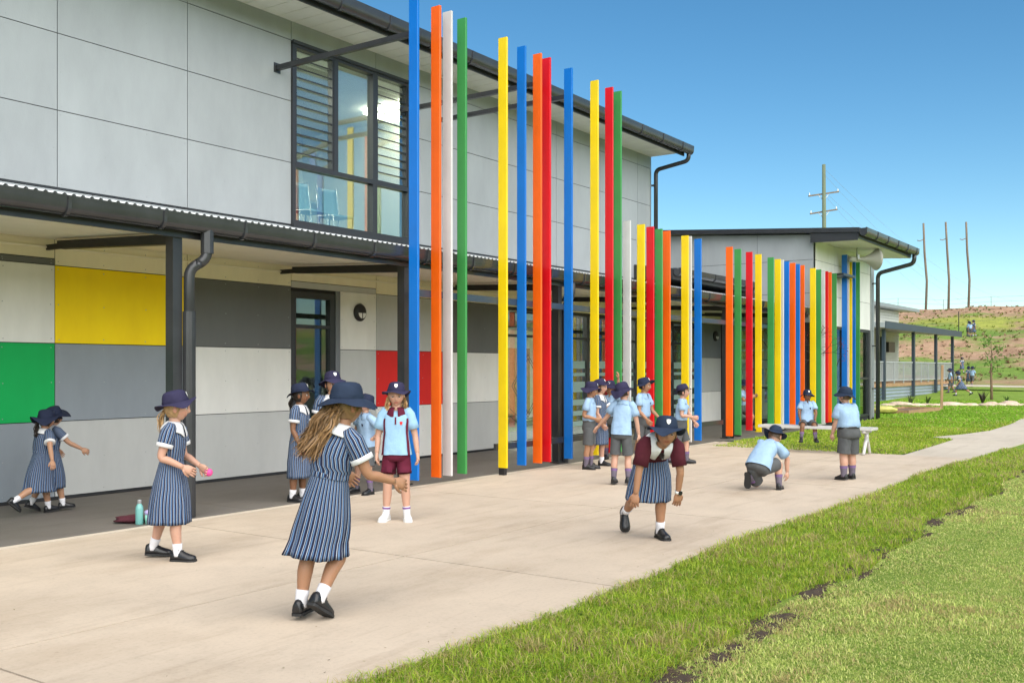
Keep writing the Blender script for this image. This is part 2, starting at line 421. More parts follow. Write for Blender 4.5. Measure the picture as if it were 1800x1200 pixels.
# upper panels
UX = [.0, 1.05, 2.85, 4.65, 6.45, 8.25, 10.05]
UZ = [3.62, 4.52, 5.415, 6.305, 6.60]
for i in range(len(UX)-1):
    for j in range(4):
        panel(UX[i], UX[i+1], UZ[j], UZ[j+1], 'light'); screws_on(UX[i], UX[i+1], UZ[j], UZ[j+1])
for x0, x1 in ((10.05, 11.85), (11.85, 12.65)): panel(x0, x1, 6.305, 6.60, 'light')
UX2 = [12.65, 13.65, 15.45, 17.25, 19.05, 20.80, 21.44]
for i in range(len(UX2)-1):
    for j in range(4): panel(UX2[i], UX2[i+1], UZ[j], UZ[j+1], 'light'); screws_on(UX2[i], UX2[i+1], UZ[j], UZ[j+1])
# return end of the upper storey
for k in range(4):
    for a, b in ((WY+.2, WY+1.9), (WY+1.9, WY+3.7)):
        MB().box(21.47, 21.481, a+.005, b-.005, UZ[k]+.005, UZ[k+1]-.005).build('panel', M['p_light'], wall)
MB().box(21.44, 21.485, WY-.004, WY+.2, 3.0, 6.6).build('corner_trim', M['galv'], wall)
# lower coloured panels
cols_ = [(.9, 2.82, 'light', 'offw', 'slate', 'cream'), (2.82, 4.62, 'pale', 'mid', 'offw', 'cream'), (4.62, 6.42, 'slate', 'green', 'offw', 'dark'), (6.42, 8.25, 'pale', 'slate', 'yellow', 'cream'),
         (8.25, 10.05, 'pale', 'offw', 'dark', 'cream'), (11.05, 11.86, 'pale', 'pale', 'offw', None), (11.86, 13.62, 'offw', 'red', 'pale', 'cream'), (13.62, 15.40, 'pale', 'offw', 'dark', 'cream'),
         (24.40, 25.66, 'offw', 'pale', 'mid', 'cream')]
for x0, x1, *ks in cols_:
    zz = [.03, .905, 1.81, 2.715, 2.79 if ks[3] == 'dark' else 3.44]
    for j, k in enumerate(ks):
        if not k: continue
        panel(x0, x1, zz[j], zz[j+1], k); screws_on(x0, x1, zz[j], min(zz[j+1], 3.0))
panel(4.62, 6.42, 2.79, 3.44, 'cream')
panel(10.05, 11.86, 2.70, 2.80, 'pale'); panel(10.05, 11.86, 2.80, 3.44, 'cream')
panel(15.40, 24.40, 2.70, 3.44, 'cream')
for _i in range(7): panel(.9+_i*3.0, .9+(_i+1)*3.0 if _i < 6 else 21.44, 3.445, 3.60, 'light')
so = mchild(screws.build('screw', M['galv'], main)); so['kind'] = 'stuff'
# cream cornice strip where the canopy meets the wall
mchild(MB().box(1, 25.6, WY-.022, WY-.001, 2.905, 2.925).build('cover_strip', M['soffit'], main))
mchild(MB().box(.9, 10.04, WY-.012, WY+.004, 0.0, .028).build('base_flashing', M['char'], main))
mchild(MB().box(1, 21.47, WY-.006, WY+.0115, 3.602, 3.618).build('flashing', M['char'], main))

# upstairs window: frame, louvres, panes
win = empty('window'); win.parent = main; win.location = main_off
fr = MB(); y0, y1 = WY-.035, WY+.09
X0, X1, Z0, Z1 = 10.05, 12.65, 3.62, 6.27
T = .06
def vbar(x, w_, z0, z1, yy=(y0, y1)): fr.box(x-w_/2, x+w_/2, *yy, z0, z1)
vbar(X0+T/2, T, Z0, Z1); vbar(X1-T/2, T, Z0, Z1)
fr.box(X0+T, X1-T, y0, y1, Z0, Z0+.07); fr.box(X0+T, X1-T, y0, y1, Z1-T, Z1); fr.box(X0+T, X1-T, y0-.004, y1, 4.46, 4.53)
vbar(10.93, .09, 4.53, Z1-T); vbar(11.80, .10, Z0+.07, 4.46); vbar(11.80, .10, 4.53, Z1-T)
fr.box(X0-.03, X1+.03, y0-.05, y0-.001, Z0-.045, Z0+.01)
fr.box(X0-.01, X1+.01, y0-.03, y0-.001, Z1-.012, Z1+.035)
fr.build('frame', M['alum'], win)
def pane(x0, x1, z0, z1, y=WY+.03, par=win, m_='glass2', name='pane'): return MB().box(x0, x1, y, y+.006, z0, z1).build(name, M[m_], par)
pane(X0+T, 11.75, Z0+.07, 4.46); pane(11.85, X1-T, Z0+.07, 4.46); pane(10.975, 11.75, 4.53, Z1-T)
for (a, b) in ((X0+T, 10.885), (11.85, X1-T)):
    fr = MB(); fr.box(a, a+.025, y0+.01, y1-.01, 4.53, Z1-T); fr.box(b-.025, b, y0+.01, y1-.01, 4.53, Z1-T); fr.build('louvre_stile', M['alum'], win)
    n_ = 12; dz = (Z1-T-4.55)/n_
    for k in range(n_):
        z = 4.545+dz*k
        q = MB(); q.add([(a+.025, WY+.012, z), (b-.025, WY+.012, z), (b-.025, WY+.026, z+dz+.004), (a+.025, WY+.026, z+dz+.004), (a+.025, WY+.018, z), (b-.025, WY+.018, z), (b-.025, WY+.032, z+dz+.004), (a+.025, WY+.032, z+dz+.004)],
                        [(0, 1, 2, 3), (7, 6, 5, 4), (0, 4, 5, 1), (1, 5, 6, 2), (2, 6, 7, 3), (3, 7, 4, 0)])
        q.build('louvre', M['glass2'], win)
        MB().box(a+.025, b-.025, WY-.008, WY+.011, z-.007, z+.008).build('blade_edge', M['alum'], win)
# room upstairs
rm = MB(); rm.box(8.4, 14.6, 15.6, 15.7, 3.5, 6.6); rm.box(8.3, 8.4, WY+.2, 15.6, 3.5, 6.6); rm.box(14.6, 14.7, WY+.2, 15.6, 3.5, 6.6); rm.box(8.4, 14.6, WY+.2, 15.6, 6.35, 6.45)
mchild(rm.build('room_wall', M['interior'], main)); mchild(MB().box(8.4, 14.6, WY+.2, 15.6, 3.45, 3.52).build('room_floor', M['int_floor'], main))

# glazed door and shop front
M['lamp'] = bpy.data.materials.new('lit_ceiling_lamp'); M['lamp'].use_nodes = True
_p = M['lamp'].node_tree.nodes['Principled BSDF']; _p.inputs['Emission Color'].default_value = (1, .93, .78, 1); _p.inputs['Emission Strength'].default_value = 9.0
M['lamp2'] = M['lamp'].copy(); M['lamp2'].node_tree.nodes['Principled BSDF'].inputs['Emission Strength'].default_value = 4.0
for _x in (8.7, 13.6): mchild(MB().box(_x, _x+.8, 11.5, 12.9, 6.25, 6.29).build('ceiling_lamp', M['lamp2'], main))
def door_unit(x0, x1, z1, par, leaf=.075, mid=None, bands=False, kick=.12, zmid=2.12):
    d = empty('door' if mid is None else 'window'); d.parent = par; d.location = main_off
    f = MB(); ya, yb = WY+.01, WY+.11
    f.box(x0, x0+leaf, ya, yb, 0, z1); f.box(x1-leaf, x1, ya, yb, 0, z1); f.box(x0+leaf, x1-leaf, ya, yb, z1-leaf, z1); f.box(x0+leaf, x1-leaf, ya, yb, 0, kick); f.box(x0+leaf, x1-leaf, ya+.005, yb-.005, zmid, zmid+.05)
    f.build('frame', M['alum'], d)
    g1 = pane(x0+leaf, x1-leaf, kick, zmid, WY+.06, d, 'glass'); g2 = pane(x0+leaf, x1-leaf, zmid+.05, z1-leaf, WY+.06, d, 'glass')
    if bands:
        for z, hh in ((.30, .10), (.52, .10), (.74, .12), (1.02, .22), (1.36, .07), (1.52, .16)):
            MB().box(x0+leaf+.002, x1-leaf-.002, WY+.057, WY+.0595, z, z+hh).build('frosted_band', M['frost'], d)
    return d
dd = door_unit(10.055, 10.945, 2.655, main, leaf=.095, zmid=2.12, kick=.16)
MB().box(10.815, 10.845, WY-.04, WY+.01, .95, 1.25).build('handle', M['galv'], dd)
boxo('jamb', M['p_mid'], dd, 10.952, 11.045, WY-.004, WY+.01, .0, 2.70)
SF = [15.40, 17.20, 18.55, 19.75, 20.75, 21.75, 22.70, 23.55, 24.40]
for i in range(len(SF)-1):
    u = door_unit(SF[i]+.003, SF[i+1]-.003, 2.69, main, leaf=.05, mid=1 if i not in (3, 5) else None, bands=(i > 0), kick=.13, zmid=2.13)
# crest decal on the first pane of the shop front
crest = MB(); _cx, _cz = 16.3, 1.18
def _ln(p, q, w_=.008):
    d_ = Vector((q[0]-p[0], 0, q[1]-p[1])).normalized(); n__ = Vector((-d_.z, 0, d_.x))*w_
    crest.add([(_cx+p[0]+n__.x, WY+.056, _cz+p[1]+n__.z), (_cx+q[0]+n__.x, WY+.056, _cz+q[1]+n__.z), (_cx+q[0]-n__.x, WY+.056, _cz+q[1]-n__.z), (_cx+p[0]-n__.x, WY+.056, _cz+p[1]-n__.z)], [(0, 1, 2, 3)])
for r_ in (.62, .54):
    pp_ = [(0, r_), (r_*.9, 0), (0, -r_), (-r_*.9, 0)]
    for k in range(4): _ln(pp_[k], pp_[(k+1) % 4])
for k in range(12):
    t0, t1 = -.62+k*.1033, -.62+(k+1)*.1033; f_ = lambda t: -.62-.22*(1-(t/.62)**2)+.05
    for dz_ in (0, .14): _ln((t0, f_(t0)+dz_), (t1, f_(t1)+dz_), .006)
crest_o = mchild(crest.build('crest_decal', M['char'], main))
# ground floor rooms
rm = MB(); rm.box(9.4, 25.6, 16.4, 16.5, -.1, 3.2); rm.box(9.3, 9.4, WY+.2, 16.4, -.1, 3.2); rm.box(12.2, 12.3, WY+.2, 16.4, -.1, 3.2); rm.box(9.4, 25.6, WY+.2, 16.4, 3.0, 3.1)
mchild(rm.build('room_wall', M['interior'], main)); mchild(MB().box(9.4, 25.6, WY+.2, 16.4, -.08, 0).build('room_floor', M['int_floor'], main))
for k, (x, c) in enumerate(((16.2, 'p_offw'), (18.2, 'p_yellow'), (20.4, 'p_slate'), (22.6, 'deck'))):
    mchild(MB().box(x, x+1.3, 16.1, 16.36, .2, 2.1).build('cupboard', M[c], main))
for x in (16.4, 18.9, 21.2): mchild(MB().box(x, x+1.2, 12.6, 13.8, 2.96, 2.995).build('ceiling_lamp', M['lamp'], main))

# roof with soffit, gutter and down pipe
EY = 10.10
rf = MB(); rf.add([(x, y, z) for x in (-3, 21.75) for y, z in ((EY-.02, 6.74), (18, 7.35), (18, 7.25), (EY-.02, 6.66))], [(0, 1, 5, 4), (1, 2, 6, 5), (2, 3, 7, 6), (3, 0, 4, 7), (0, 3, 2, 1), (4, 5, 6, 7)])
roof = mchild(rf.build('roof', M['roof'], main))
sf = []
xx = -1.0
while xx < 21.45:
    x2 = min(xx+.30, 21.46); sf.append((xx+.006, x2-.006)); xx += .30
soff = mchild(MB().box(-1, 21.46, EY+.02, WY+.2, 6.601, 6.615).build('soffit', M['wsoff'], main))
for a, b in sf: MB().box(a, b, EY+.02, WY+.01, 6.585, 6.60).build('soffit_sheet', M['wsoff'], soff)
mchild(MB().box(-1, 21.46, EY-.012, EY+.018, 6.50, 6.70).build('fascia', M['char'], main))
def gutter_prof(y, z, w_=.15, h_=.15, t=.004):
    """D shaped gutter hanging in front of y, lip towards -Y"""
    out = [(y, z+.01)]+[(y-w_*.5+w_*.5*math.cos(a), z-h_*.45+h_*.55*math.sin(a)*1.0) for a in [0-math.pi*k/10 for k in range(11)]][1:-1]+[(y-w_, z-h_*.30), (y-w_-.006, z), (y-w_+.012, z+.004), (y-w_+.016, z-.012)]
    inn = [(y-.01, z-.02)]
    return out+inn
def gutter(par, x0, x1, y, z, w_=.15, h_=.17, off=True, strap=1.0, m_='gutter'):
    g_ = MB().extrude_x(gutter_prof(y, z, w_, h_), x0, x1).build('gutter', M[m_], par); edge_split(g_, 40)
    if off: g_.location = main_off
    x = x0+.02
    while x < x1:
        q = MB().extrude_x([(yy+(-.006 if yy < y-.02 else 0), zz-.005) for yy, zz in gutter_prof(y, z, w_+.008, h_+.012)], x, min(x+.035, x1)); q.build('strap', M['gutter'], g_)
        x += strap
    return g_
gutter(main, -1, 21.62, EY-.015, 6.74, .17, .20)
def elbow(pts, r=.10, n=6):
    """polyline with rounded corners"""
    out = [Vector(pts[0])]
    for a, b, c in zip(pts, pts[1:], pts[2:]):
        a, b, c = Vector(a), Vector(b), Vector(c); p = b+(a-b).normalized()*r; q_ = b+(c-b).normalized()*r
        for k in range(n+1):
            t = k/n; out.append((1-t)**2*p+2*t*(1-t)*b+t*t*q_)
    out.append(Vector(pts[-1])); return out
dp = mchild(MB().tube(elbow([(21.53, EY-.09, 6.60), (21.53, EY-.09, 6.40), (21.56, WY-.09, 6.28), (21.56, WY-.09, 3.4)], .12), .05, 12).build('downpipe', M['char'], main, True))
for z in (5.9, 4.4): boxo('bracket', M['char'], dp, 21.50, 21.62, WY-.09, WY+.02, z, z+.03)

# ------------------------------------------------------------------ covered walkway
can = empty('covered_walkway', (12, 8.6, 0), 0, 'covered walkway with charcoal posts, beams and gutter along the school wall', 'walkway')
coff = Vector((-12, -8.6, 0))
def cch(o): o.location = coff; return o
GY = 8.545
# corrugated roof sheet
cr = MB(); pitch = .09; xs_ = np.arange(-1, 25.6, pitch/6)
prof = lambda x: .019*math.sin(2*math.pi*x/pitch)
vt = []
for x in xs_:
    vt += [(x, GY-.055, 3.098+prof(x)), (x, WY-.02, 3.52+prof(x))]
n_ = len(xs_); vb = [(x, y, z-.006) for x, y, z in vt]
cr.add(vt+vb, [(2*i, 2*i+1, 2*i+3, 2*i+2) for i in range(n_-1)]+[(2*n_+2*i, 2*n_+2*i+2, 2*n_+2*i+3, 2*n_+2*i+1) for i in range(n_-1)]+[(2*i, 2*i+2, 2*n_+2*i+2, 2*n_+2*i) for i in range(n_-1)])
cch(cr.build('roof_sheet', M['galv'], can, True))
# lined soffit boards
sl = (3.01-2.90)/(WY-GY)
y = GY+.03; sb = MB()
while y < WY-.03:
    y2 = min(y+.10, WY-.025)
    z0, z1 = 2.90+sl*(y-GY), 2.90+sl*(y2-.006-GY)
    sb.add([(x, yy, zz) for x in (-1, 25.62) for yy, zz in ((y, z0), (y2-.006, z1), (y2-.006, z1+.012), (y, z0+.012))], [(0, 1, 5, 4), (1, 2, 6, 5), (2, 3, 7, 6), (3, 0, 4, 7), (0, 3, 2, 1), (4, 5, 6, 7)])
    y += .10
sb.add([(x, yy, zz+.013) for x in (-1, 25.62) for yy, zz in ((GY+.03, 2.902), (WY-.025, 3.01), (WY-.025, 3.03), (GY+.03, 2.915))], [(0, 1, 5, 4), (1, 2, 6, 5), (2, 3, 7, 6), (3, 0, 4, 7), (0, 3, 2, 1), (4, 5, 6, 7)])
cch(sb.build('soffit', M['soffit'], can))
cch(MB().box(-1, 25.62, GY, GY+.028, 2.845, 3.05).build('fascia', M['char'], can))
gutter(can, -1, 25.55, GY-.002, 3.07, .17, .17, False).location = coff
for px in (2.7, 6.33, 9.86, 13.6, 17.1, 20.45, 24.0):
    cch(MB().box(px-.055, px+.055, 8.575, 8.695, 0.02, 2.895).build('post', M['char'], can))
    cch(MB().box(px-.085, px+.085, 8.55, 8.72, 0.0, .018).build('base_plate', M['char'], can))
    b = MB(); b.add([(x, yy, zz) for x in (px-.05, px+.05) for yy, zz in ((8.696, 2.78), (WY-.28, 2.875), (WY-.28, 2.965), (8.696, 2.885))], [(0, 1, 5, 4), (1, 2, 6, 5), (2, 3, 7, 6), (3, 0, 4, 7), (0, 3, 2, 1), (4, 5, 6, 7)])
    cch(b.build('beam', M['black'], can))
    boxo('bracket', M['black'], can, px-.02, px+.02, WY-.279, WY-.002, 2.88, 2.94).location = coff
d = cch(MB().tube(elbow([(6.60, GY-.09, 2.95), (6.60, GY-.09, 2.62), (6.447, 8.545, 2.56), (6.447, 8.545, 1.0)], .12), .055, 14).build('downpipe', M['char'], can, True))
MB().tube([(6.447, 8.545, 0.0), (6.447, 8.545, 2.10)], .066, 14).build('pipe_sleeve', M['char'], d)
MB().tube([(6.60, GY-.09, 2.94), (6.60, GY-.09, 2.70)], .066, 14).build('outlet', M['char'], d)
d = cch(MB().tube(elbow([(13.78, GY-.09, 2.93), (13.78, GY-.09, 2.66), (13.72, 8.56, 2.58), (13.72, 8.56, 1.0)], .10), .05, 12).build('downpipe', M['char'], can, True))
MB().tube([(13.72, 8.56, 0.0), (13.72, 8.56, 2.0)], .06, 12).build('pipe_sleeve', M['char'], d)
d = cch(MB().tube(elbow([(20.75, GY-.09, 2.93), (20.75, GY-.09, 2.66), (20.62, 8.56, 2.58), (20.62, 8.56, 0.0)], .10), .05, 12).build('downpipe', M['char'], can, True))

# ------------------------------------------------------------------ link roof between the two blocks
lk = empty('link_roof', (23, 10.2, 0), 0, 'small dark link roof with gutter between the two buildings', 'roof')
lo = Vector((-23, -10.2, 0))
o = MB(); o.add([(x, y, z) for x in (20.6, 25.62) for y, z in ((9.97, 3.79), (10.95, 3.94), (10.95, 3.60), (9.97, 3.55))], [(0, 1, 5, 4), (1, 2, 6, 5), (2, 3, 7, 6), (3, 0, 4, 7), (0, 3, 2, 1), (4, 5, 6, 7)])
o = o.build('roof', M['char'], lk); o.location = lo
gutter(lk, 20.62, 25.55, 9.965, 3.80, .15, .17, False).location = lo
o = MB().tube(elbow([(25.3, 9.89, 3.65), (25.3, 9.89, 3.45), (25.3, 10.0, 3.30)], .06), .045, 10).build('downpipe', M['char'], lk, True); o.location = lo

# ------------------------------------------------------------------ far classroom block
BX, BY = 25.70, 8.43
blk = empty('classroom_block', (28.5, 8.5, 0), 0, 'single storey pale panelled block with flat dark roof edge beyond the coloured fins', 'building')
bo = Vector((-28.5, -8.5, 0))
def bch(o): o.location = bo; return o
bw = MB()
# west wall (faces -X) with glazed openings below 2.7
for y0_, y1_, z0_, z1_ in [(BY, 17, 2.70, 5.18), (BY, 8.62, -.1, 2.70), (10.55, 17, -.1, 2.70), (8.62, 10.55, -.1, .08), (9.36, 9.50, .08, 2.70)]:
    bw.box(BX+.012, BX+.16, y0_, y1_, z0_, z1_)
# south wall (faces -Y)
for x0_, x1_, z0_, z1_ in [(BX+.16, 31.45, 2.66, 5.0), (BX+.16, 26.75, -.1, 2.66), (26.75, 31.0, -.1, .10), (30.85, 31.45, -.1, 2.66)]:
    bw.box(x0_, x1_, BY+.012, BY+.16, z0_, z1_)
bw.box(31.29, 31.45, BY+.16, 17, -.1, 5.0)
bwall = bch(bw.build('wall', M['joint'], blk))
# trapezoid infill under the sloping roof on the west face
yj = [BY, 9.95, 11.72, 13.5, 15.3, 17.0]
zj = [2.72, 3.49, 4.36]
rz = lambda y: 5.0+.066*(y-BY)
for i in range(len(yj)-1):
    a, b = yj[i]+.005, yj[i+1]-.005
    for z0_, z1_ in ((2.72, 3.49), (3.49, 4.36)):
        MB().box(BX, BX+.011, a, b, z0_+.005, z1_-.005).build('panel', M['p_light'], bwall)
    q = MB(); q.add([(x, y, z) for x in (BX, BX+.011) for y, z in ((a, 4.365), (b, 4.365), (b, rz(b)), (a, rz(a)))], [(3, 2, 1, 0), (4, 5, 6, 7), (0, 1, 5, 4), (1, 2, 6, 5), (2, 3, 7, 6), (3, 0, 4, 7)]); q.build('panel', M['p_light'], bwall)
xj2 = [BX+.02, 27.45, 29.25, 31.0]
for i in range(3):
    for z0_, z1_ in ((2.68, 3.49), (3.49, 4.36), (4.36, 5.0)):
        MB().box(xj2[i]+.005, xj2[i+1]-.005, BY, BY+.011, z0_+.005, z1_-.005).build('panel', M['p_offw'], bwall)
MB().box(BX+.02, 26.74, BY, BY+.011, .03, 2.67).build('panel', M['p_offw'], bwall)
for z0_, z1_ in ((0.03, 1.2), (1.2, 2.67), (2.67, 3.6), (3.6, 5.0)):
    MB().box(31.05, 31.44, BY-.002, BY+.011, z0_+.004, z1_-.004).build('panel', M['p_light'], bwall)
MB().box(30.98, 31.05, BY-.03, BY+.01, 0, 5.0).build('corner_trim', M['galv'], bwall)
MB().box(BX-.006, BX+.03, BY-.006, BY-.0005, 2.7, 5.0).build('corner_trim', M['galv'], bwall)
# windows of the block
def win_x(y0_, y1_, z0_, z1_, mull):       # on the west face
    d = bch(empty('window')); d.parent = blk; f = MB(); t = .06
    for yy in [y0_]+mull+[y1_-t]: f.box(BX-.01, BX+.08, yy, yy+t, z0_, z1_)
    f.box(BX-.008, BX+.078, y0_+t, y1_-t, z1_-t, z1_); f.box(BX-.008, BX+.078, y0_+t, y1_-t, z0_, z0_+t); f.box(BX-.008, BX+.078, y0_+t, y1_-t, .98, 1.03)
    f.build('frame', M['alum'], d)
    ed = [y0_+t]+[m for k in mull for m in (k, k+t)]+[y1_-t]
    for k in range(0, len(ed), 2):
        MB().box(BX+.03, BX+.036, ed[k], ed[k+1], z0_+t, .98).build('pane', M['glass'], d); MB().box(BX+.03, BX+.036, ed[k], ed[k+1], 1.03, z1_-t).build('pane', M['glass'], d)
    return d
win_x(9.50, 10.55, .08, 2.70, [9.98]); wmural = win_x(8.62, 9.36, .08, 2.70, [])
ws = bch(empty('window')); ws.parent = blk; f = MB()
for xx in (26.75, 28.2, 29.55, 30.79): f.box(xx, xx+.06, BY-.01, BY+.08, .10, 2.66)
f.box(26.81, 30.79, BY-.008, BY+.078, 2.60, 2.66); f.box(26.81, 30.79, BY-.008, BY+.078, .10, .16); f.box(29.61, 30.79, BY-.008, BY+.078, 1.2, 1.26)
f.build('frame', M['alum'], ws)
for a, b in ((26.81, 28.2), (28.26, 29.55), (29.61, 30.79)): MB().box(a, b, BY+.03, BY+.036, .16, 2.60).build('pane', M['glass'], ws)
# tree mural on the glass: branches and red leaves
def mural(par, place, name_l):
    br = MB(); lf = MB(); r2 = random.Random(name_l)
    def branch(p, a, L_, w_, d):
        q = (p[0]+math.cos(a)*L_, p[1]+math.sin(a)*L_)
        n = (-math.sin(a)*w_, math.cos(a)*w_)
        br.add([place(p[0]+n[0], p[1]+n[1]), place(p[0]-n[0], p[1]-n[1]), place(q[0]-n[0]*.7, q[1]-n[1]*.7), place(q[0]+n[0]*.7, q[1]+n[1]*.7)], [(0, 1, 2, 3)])
        if d == 0 or w_ < .004:
            for _ in range(5):
                c = (q[0]+r2.uniform(-.09, .09), q[1]+r2.uniform(-.09, .09)); r_ = r2.uniform(.008, .016); t = r2.uniform(0, 6)
                lf.add([place(c[0]+r_*1.6*math.cos(t+k*math.pi/2)*(1 if k % 2 == 0 else .5), c[1]+r_*1.6*math.sin(t+k*math.pi/2)*(1 if k % 2 == 0 else .5)) for k in range(4)], [(0, 1, 2, 3)])
            return
        for s in (-1, 1): branch(q, a+s*r2.uniform(.25, .65), L_*r2.uniform(.68, .85), w_*.65, d-1)
    branch((.35, .0), math.pi/2, .9, .055, 0 if False else 6)
    br.build('mural_branch', M['black'], par); l_ = lf.build('mural_leaf', mat('mural_red', (.25, .03, .03), .7), par); l_['kind'] = 'stuff'
mural(wmural, lambda u, v: (BX+.028, 9.30-u*.85, .3+v*.78), 3)
mural(ws, lambda u, v: (26.95+u*1.3, BY+.028, .3+v*.78), 8)
# room in the block: blinds, posters
rb = MB(); rb.box(29.2, 29.3, BY+.16, 14, 0, 2.9); rb.box(BX+.16, 31.2, 12.4, 12.5, 0, 2.9); rb.box(BX+.16, 31.2, BY+.16, 12.4, 2.9, 2.98)
bch(rb.build('room_wall', M['interior'], blk)); bch(MB().box(BX+.16, 31.2, BY+.16, 12.4, -.08, 0).build('room_floor', M['int_floor'], blk))
M['blind'] = mat('yellow_blind', (.62, .45, .10), .8, var=.1)
for a, b in ((9.56, 9.72), (9.80, 9.97), (10.05, 10.2), (10.3, 10.46)):
    for k in range(16): bch(MB().box(BX+.10, BX+.12, a, b, 1.72+k*.055, 1.765+k*.055).build('blind_slat', M['blind'] if k % 5 else M['white'], blk))
for k, (a, z, c) in enumerate(((9.58, 1.10, 'p_green'), (9.80, 1.10, 'fin_b'), (10.05, 1.12, 'p_red'), (10.28, 1.1, 'p_slate'), (9.6, .62, 'fin_b'), (10.1, .6, 'p_green'))):
    bch(MB().box(BX+.085, BX+.09, a, a+.17, z, z+.42).build('poster', mat('poster%d' % k, M[c].node_tree.nodes['Principled BSDF'].inputs['Base Color'].default_value[:3], .7, c2=(.25, .35, .4) if k % 2 else (.5, .2, .15), vs_=9), blk))
# roof of the block
RY0 = 7.18
rr = lambda y: 5.04+.066*(y-RY0)
q = MB(); q.add([(x, y, z) for x in (BX-.28, 30.95) for y, z in ((RY0, rr(RY0)+.02), (17, rr(17)+.02), (17, rr(17)-.10), (RY0, rr(RY0)-.10))], [(0, 1, 5, 4), (1, 2, 6, 5), (2, 3, 7, 6), (3, 0, 4, 7), (0, 3, 2, 1), (4, 5, 6, 7)])
bch(q.build('roof', M['char'], blk))
q = MB(); q.add([(x, y, z) for x in (BX-.24, BX-.20) for y, z in ((RY0+.05, rr(RY0)-.29), (BY, rr(BY)-.36), (BY, rr(BY)-.101), (RY0+.05, rr(RY0)-.101))], [(0, 1, 5, 4), (1, 2, 6, 5), (2, 3, 7, 6), (3, 0, 4, 7), (0, 3, 2, 1), (4, 5, 6, 7)])
bch(q.build('fascia', M['char'], blk))
q = MB(); q.add([(x, y, z) for x in (BX-.20, 31.0) for y, z in ((RY0+.08, 4.79), (BY+.02, 4.86), (BY+.02, 4.89), (RY0+.08, 4.82))], [(0, 1, 5, 4), (1, 2, 6, 5), (2, 3, 7, 6), (3, 0, 4, 7), (0, 3, 2, 1), (4, 5, 6, 7)])
bch(q.build('soffit', M['wsoff'], blk))
bch(MB().box(BX-.20, 30.9, RY0+.03, RY0+.06, 4.80, 5.0).build('fascia', M['char'], blk))
g2_ = gutter(blk, BX-.22, 31.05, RY0+.02, 5.06, .18, .20, False, strap=1.05); g2_.location = bo
d = bch(MB().tube(elbow([(30.85, RY0-.06, 4.93), (30.85, RY0-.06, 4.62), (31.25, BY-.16, 4.42), (31.25, BY-.16, -.02)], .16, 8), .062, 14).build('downpipe', M['gutter'], blk, True))
for z in (4.1, 2.2, .9): boxo('bracket', M['char'], d, 31.19, 31.31, BY-.16, BY, z, z+.03)
bch(MB().bar((26.9, BY-.22, 4.05), (28.0, BY-.22, 4.05), .40, .06).build('awning', M['char'], blk))
# ------------------------------------------------------------------ coloured fin screens
FY = 8.25
def fin_screen(name, label, fins, z_top, rails, outs=(), feet=(), zbot=.105, cn=None):
    x_mid = sum(f[0] for f in fins)/len(fins)
    s = empty(name, (x_mid, FY, 0), 0, label, 'screen'); off = Vector((-x_mid, -FY, 0))
    cnm = dict(b='blue', o='orange', w='white', g='green', y='yellow', r='red')
    for x, c, *rest in fins:
        zt = rest[0] if rest else z_top; zb = rest[1] if len(rest) > 1 else zbot
        q = MB(); t, d, e = .038, .145, .003
        pr = [(x-t/2+e, FY-d/2), (x+t/2-e, FY-d/2), (x+t/2, FY-d/2+e), (x+t/2, FY+d/2-e), (x+t/2-e, FY+d/2), (x-t/2+e, FY+d/2), (x-t/2, FY+d/2-e), (x-t/2, FY-d/2+e)]
        q.rings([[(a, b, z) for a, b in pr] for z in (zb, zt)], True, True, True)
        o = q.build('fin', M['fin_'+c], s); o.location = off; o['label'] = 'tall %s painted metal fin' % cnm[c] if zt > 5.5 else '%s painted metal fin' % cnm[c]
    for x0, x1, z in rails:
        MB().box(x0, x1, FY+d/2+.001, FY+d/2+.05, z-.045, z+.045).build('rail', M['navy_steel'] if z > 1 else M['char'], s).location = off
    for x, z in outs:
        MB().box(x-.03, x+.03, FY+d/2-.02, WY-.008, z-.035, z+.035).build('outrigger', M['char'], s).location = off
        MB().box(x-.06, x+.06, WY-.0075, WY-.0005, z-.07, z+.07).build('wall_plate', M['char'], s).location = off
    for x in feet:
        MB().box(x-.02, x+.05, FY-.03, FY+.06, 0, .104).build('foot', M['black'], s).location = off
    return s
tall = [(9.62, 'b', 6.27), (10.06, 'o'), (10.30, 'w'), (10.61, 'g'), (11.56, 'y'), (12.03, 'b'), (12.45, 'o'), (12.70, 'r'), (13.33, 'b'), (14.14, 'y'), (14.63, 'r'), (14.92, 'g')]
fin_screen('fin_screen', 'row of twelve tall multicoloured fins rising above the eaves', tall, 6.23, [(9.80, 15.0, 2.49), (11.5, 15.0, .40)], [(9.78, 5.83), (12.50, 5.80), (13.36, 5.80)], [11.56])
low = [(15.25, 'w'), (15.77, 'y'), (16.13, 'r'), (16.47, 'g'), (16.79, 'o'), (17.58, 'y'), (17.72, 'w'), (18.17, 'b'), (19.74, 'o'), (20.20, 'g'), (20.84, 'r', 4.07, .17), (21.38, 'y'), (22.15, 'g'), (22.60, 'y'), (22.80, 'w'), (23.17, 'b'), (23.60, 'o'), (23.93, 'b'), (24.26, 'o'), (25.12, 'y'), (25.55, 'g'), (25.86, 'w'), (26.13, 'r'), (26.42, 'o'), (26.85, 'g')]
fin_screen('fin_screen', 'row of twenty five lower multicoloured fins running to the far block', low, 4.07, [(15.2, 24.2, 2.49), (15.2, 19.6, .40), (25.1, 27.0, .16)], (), [17.65, 22.2, 25.2])
fin_screen('fin_screen', 'four coloured fins before the far block below the horn loudspeaker', [(27.80, 'b'), (27.98, 'w'), (28.26, 'y'), (28.60, 'b'), (29.02, 'g', 4.56)], 4.66, [(27.7, 29.1, .3)], ())

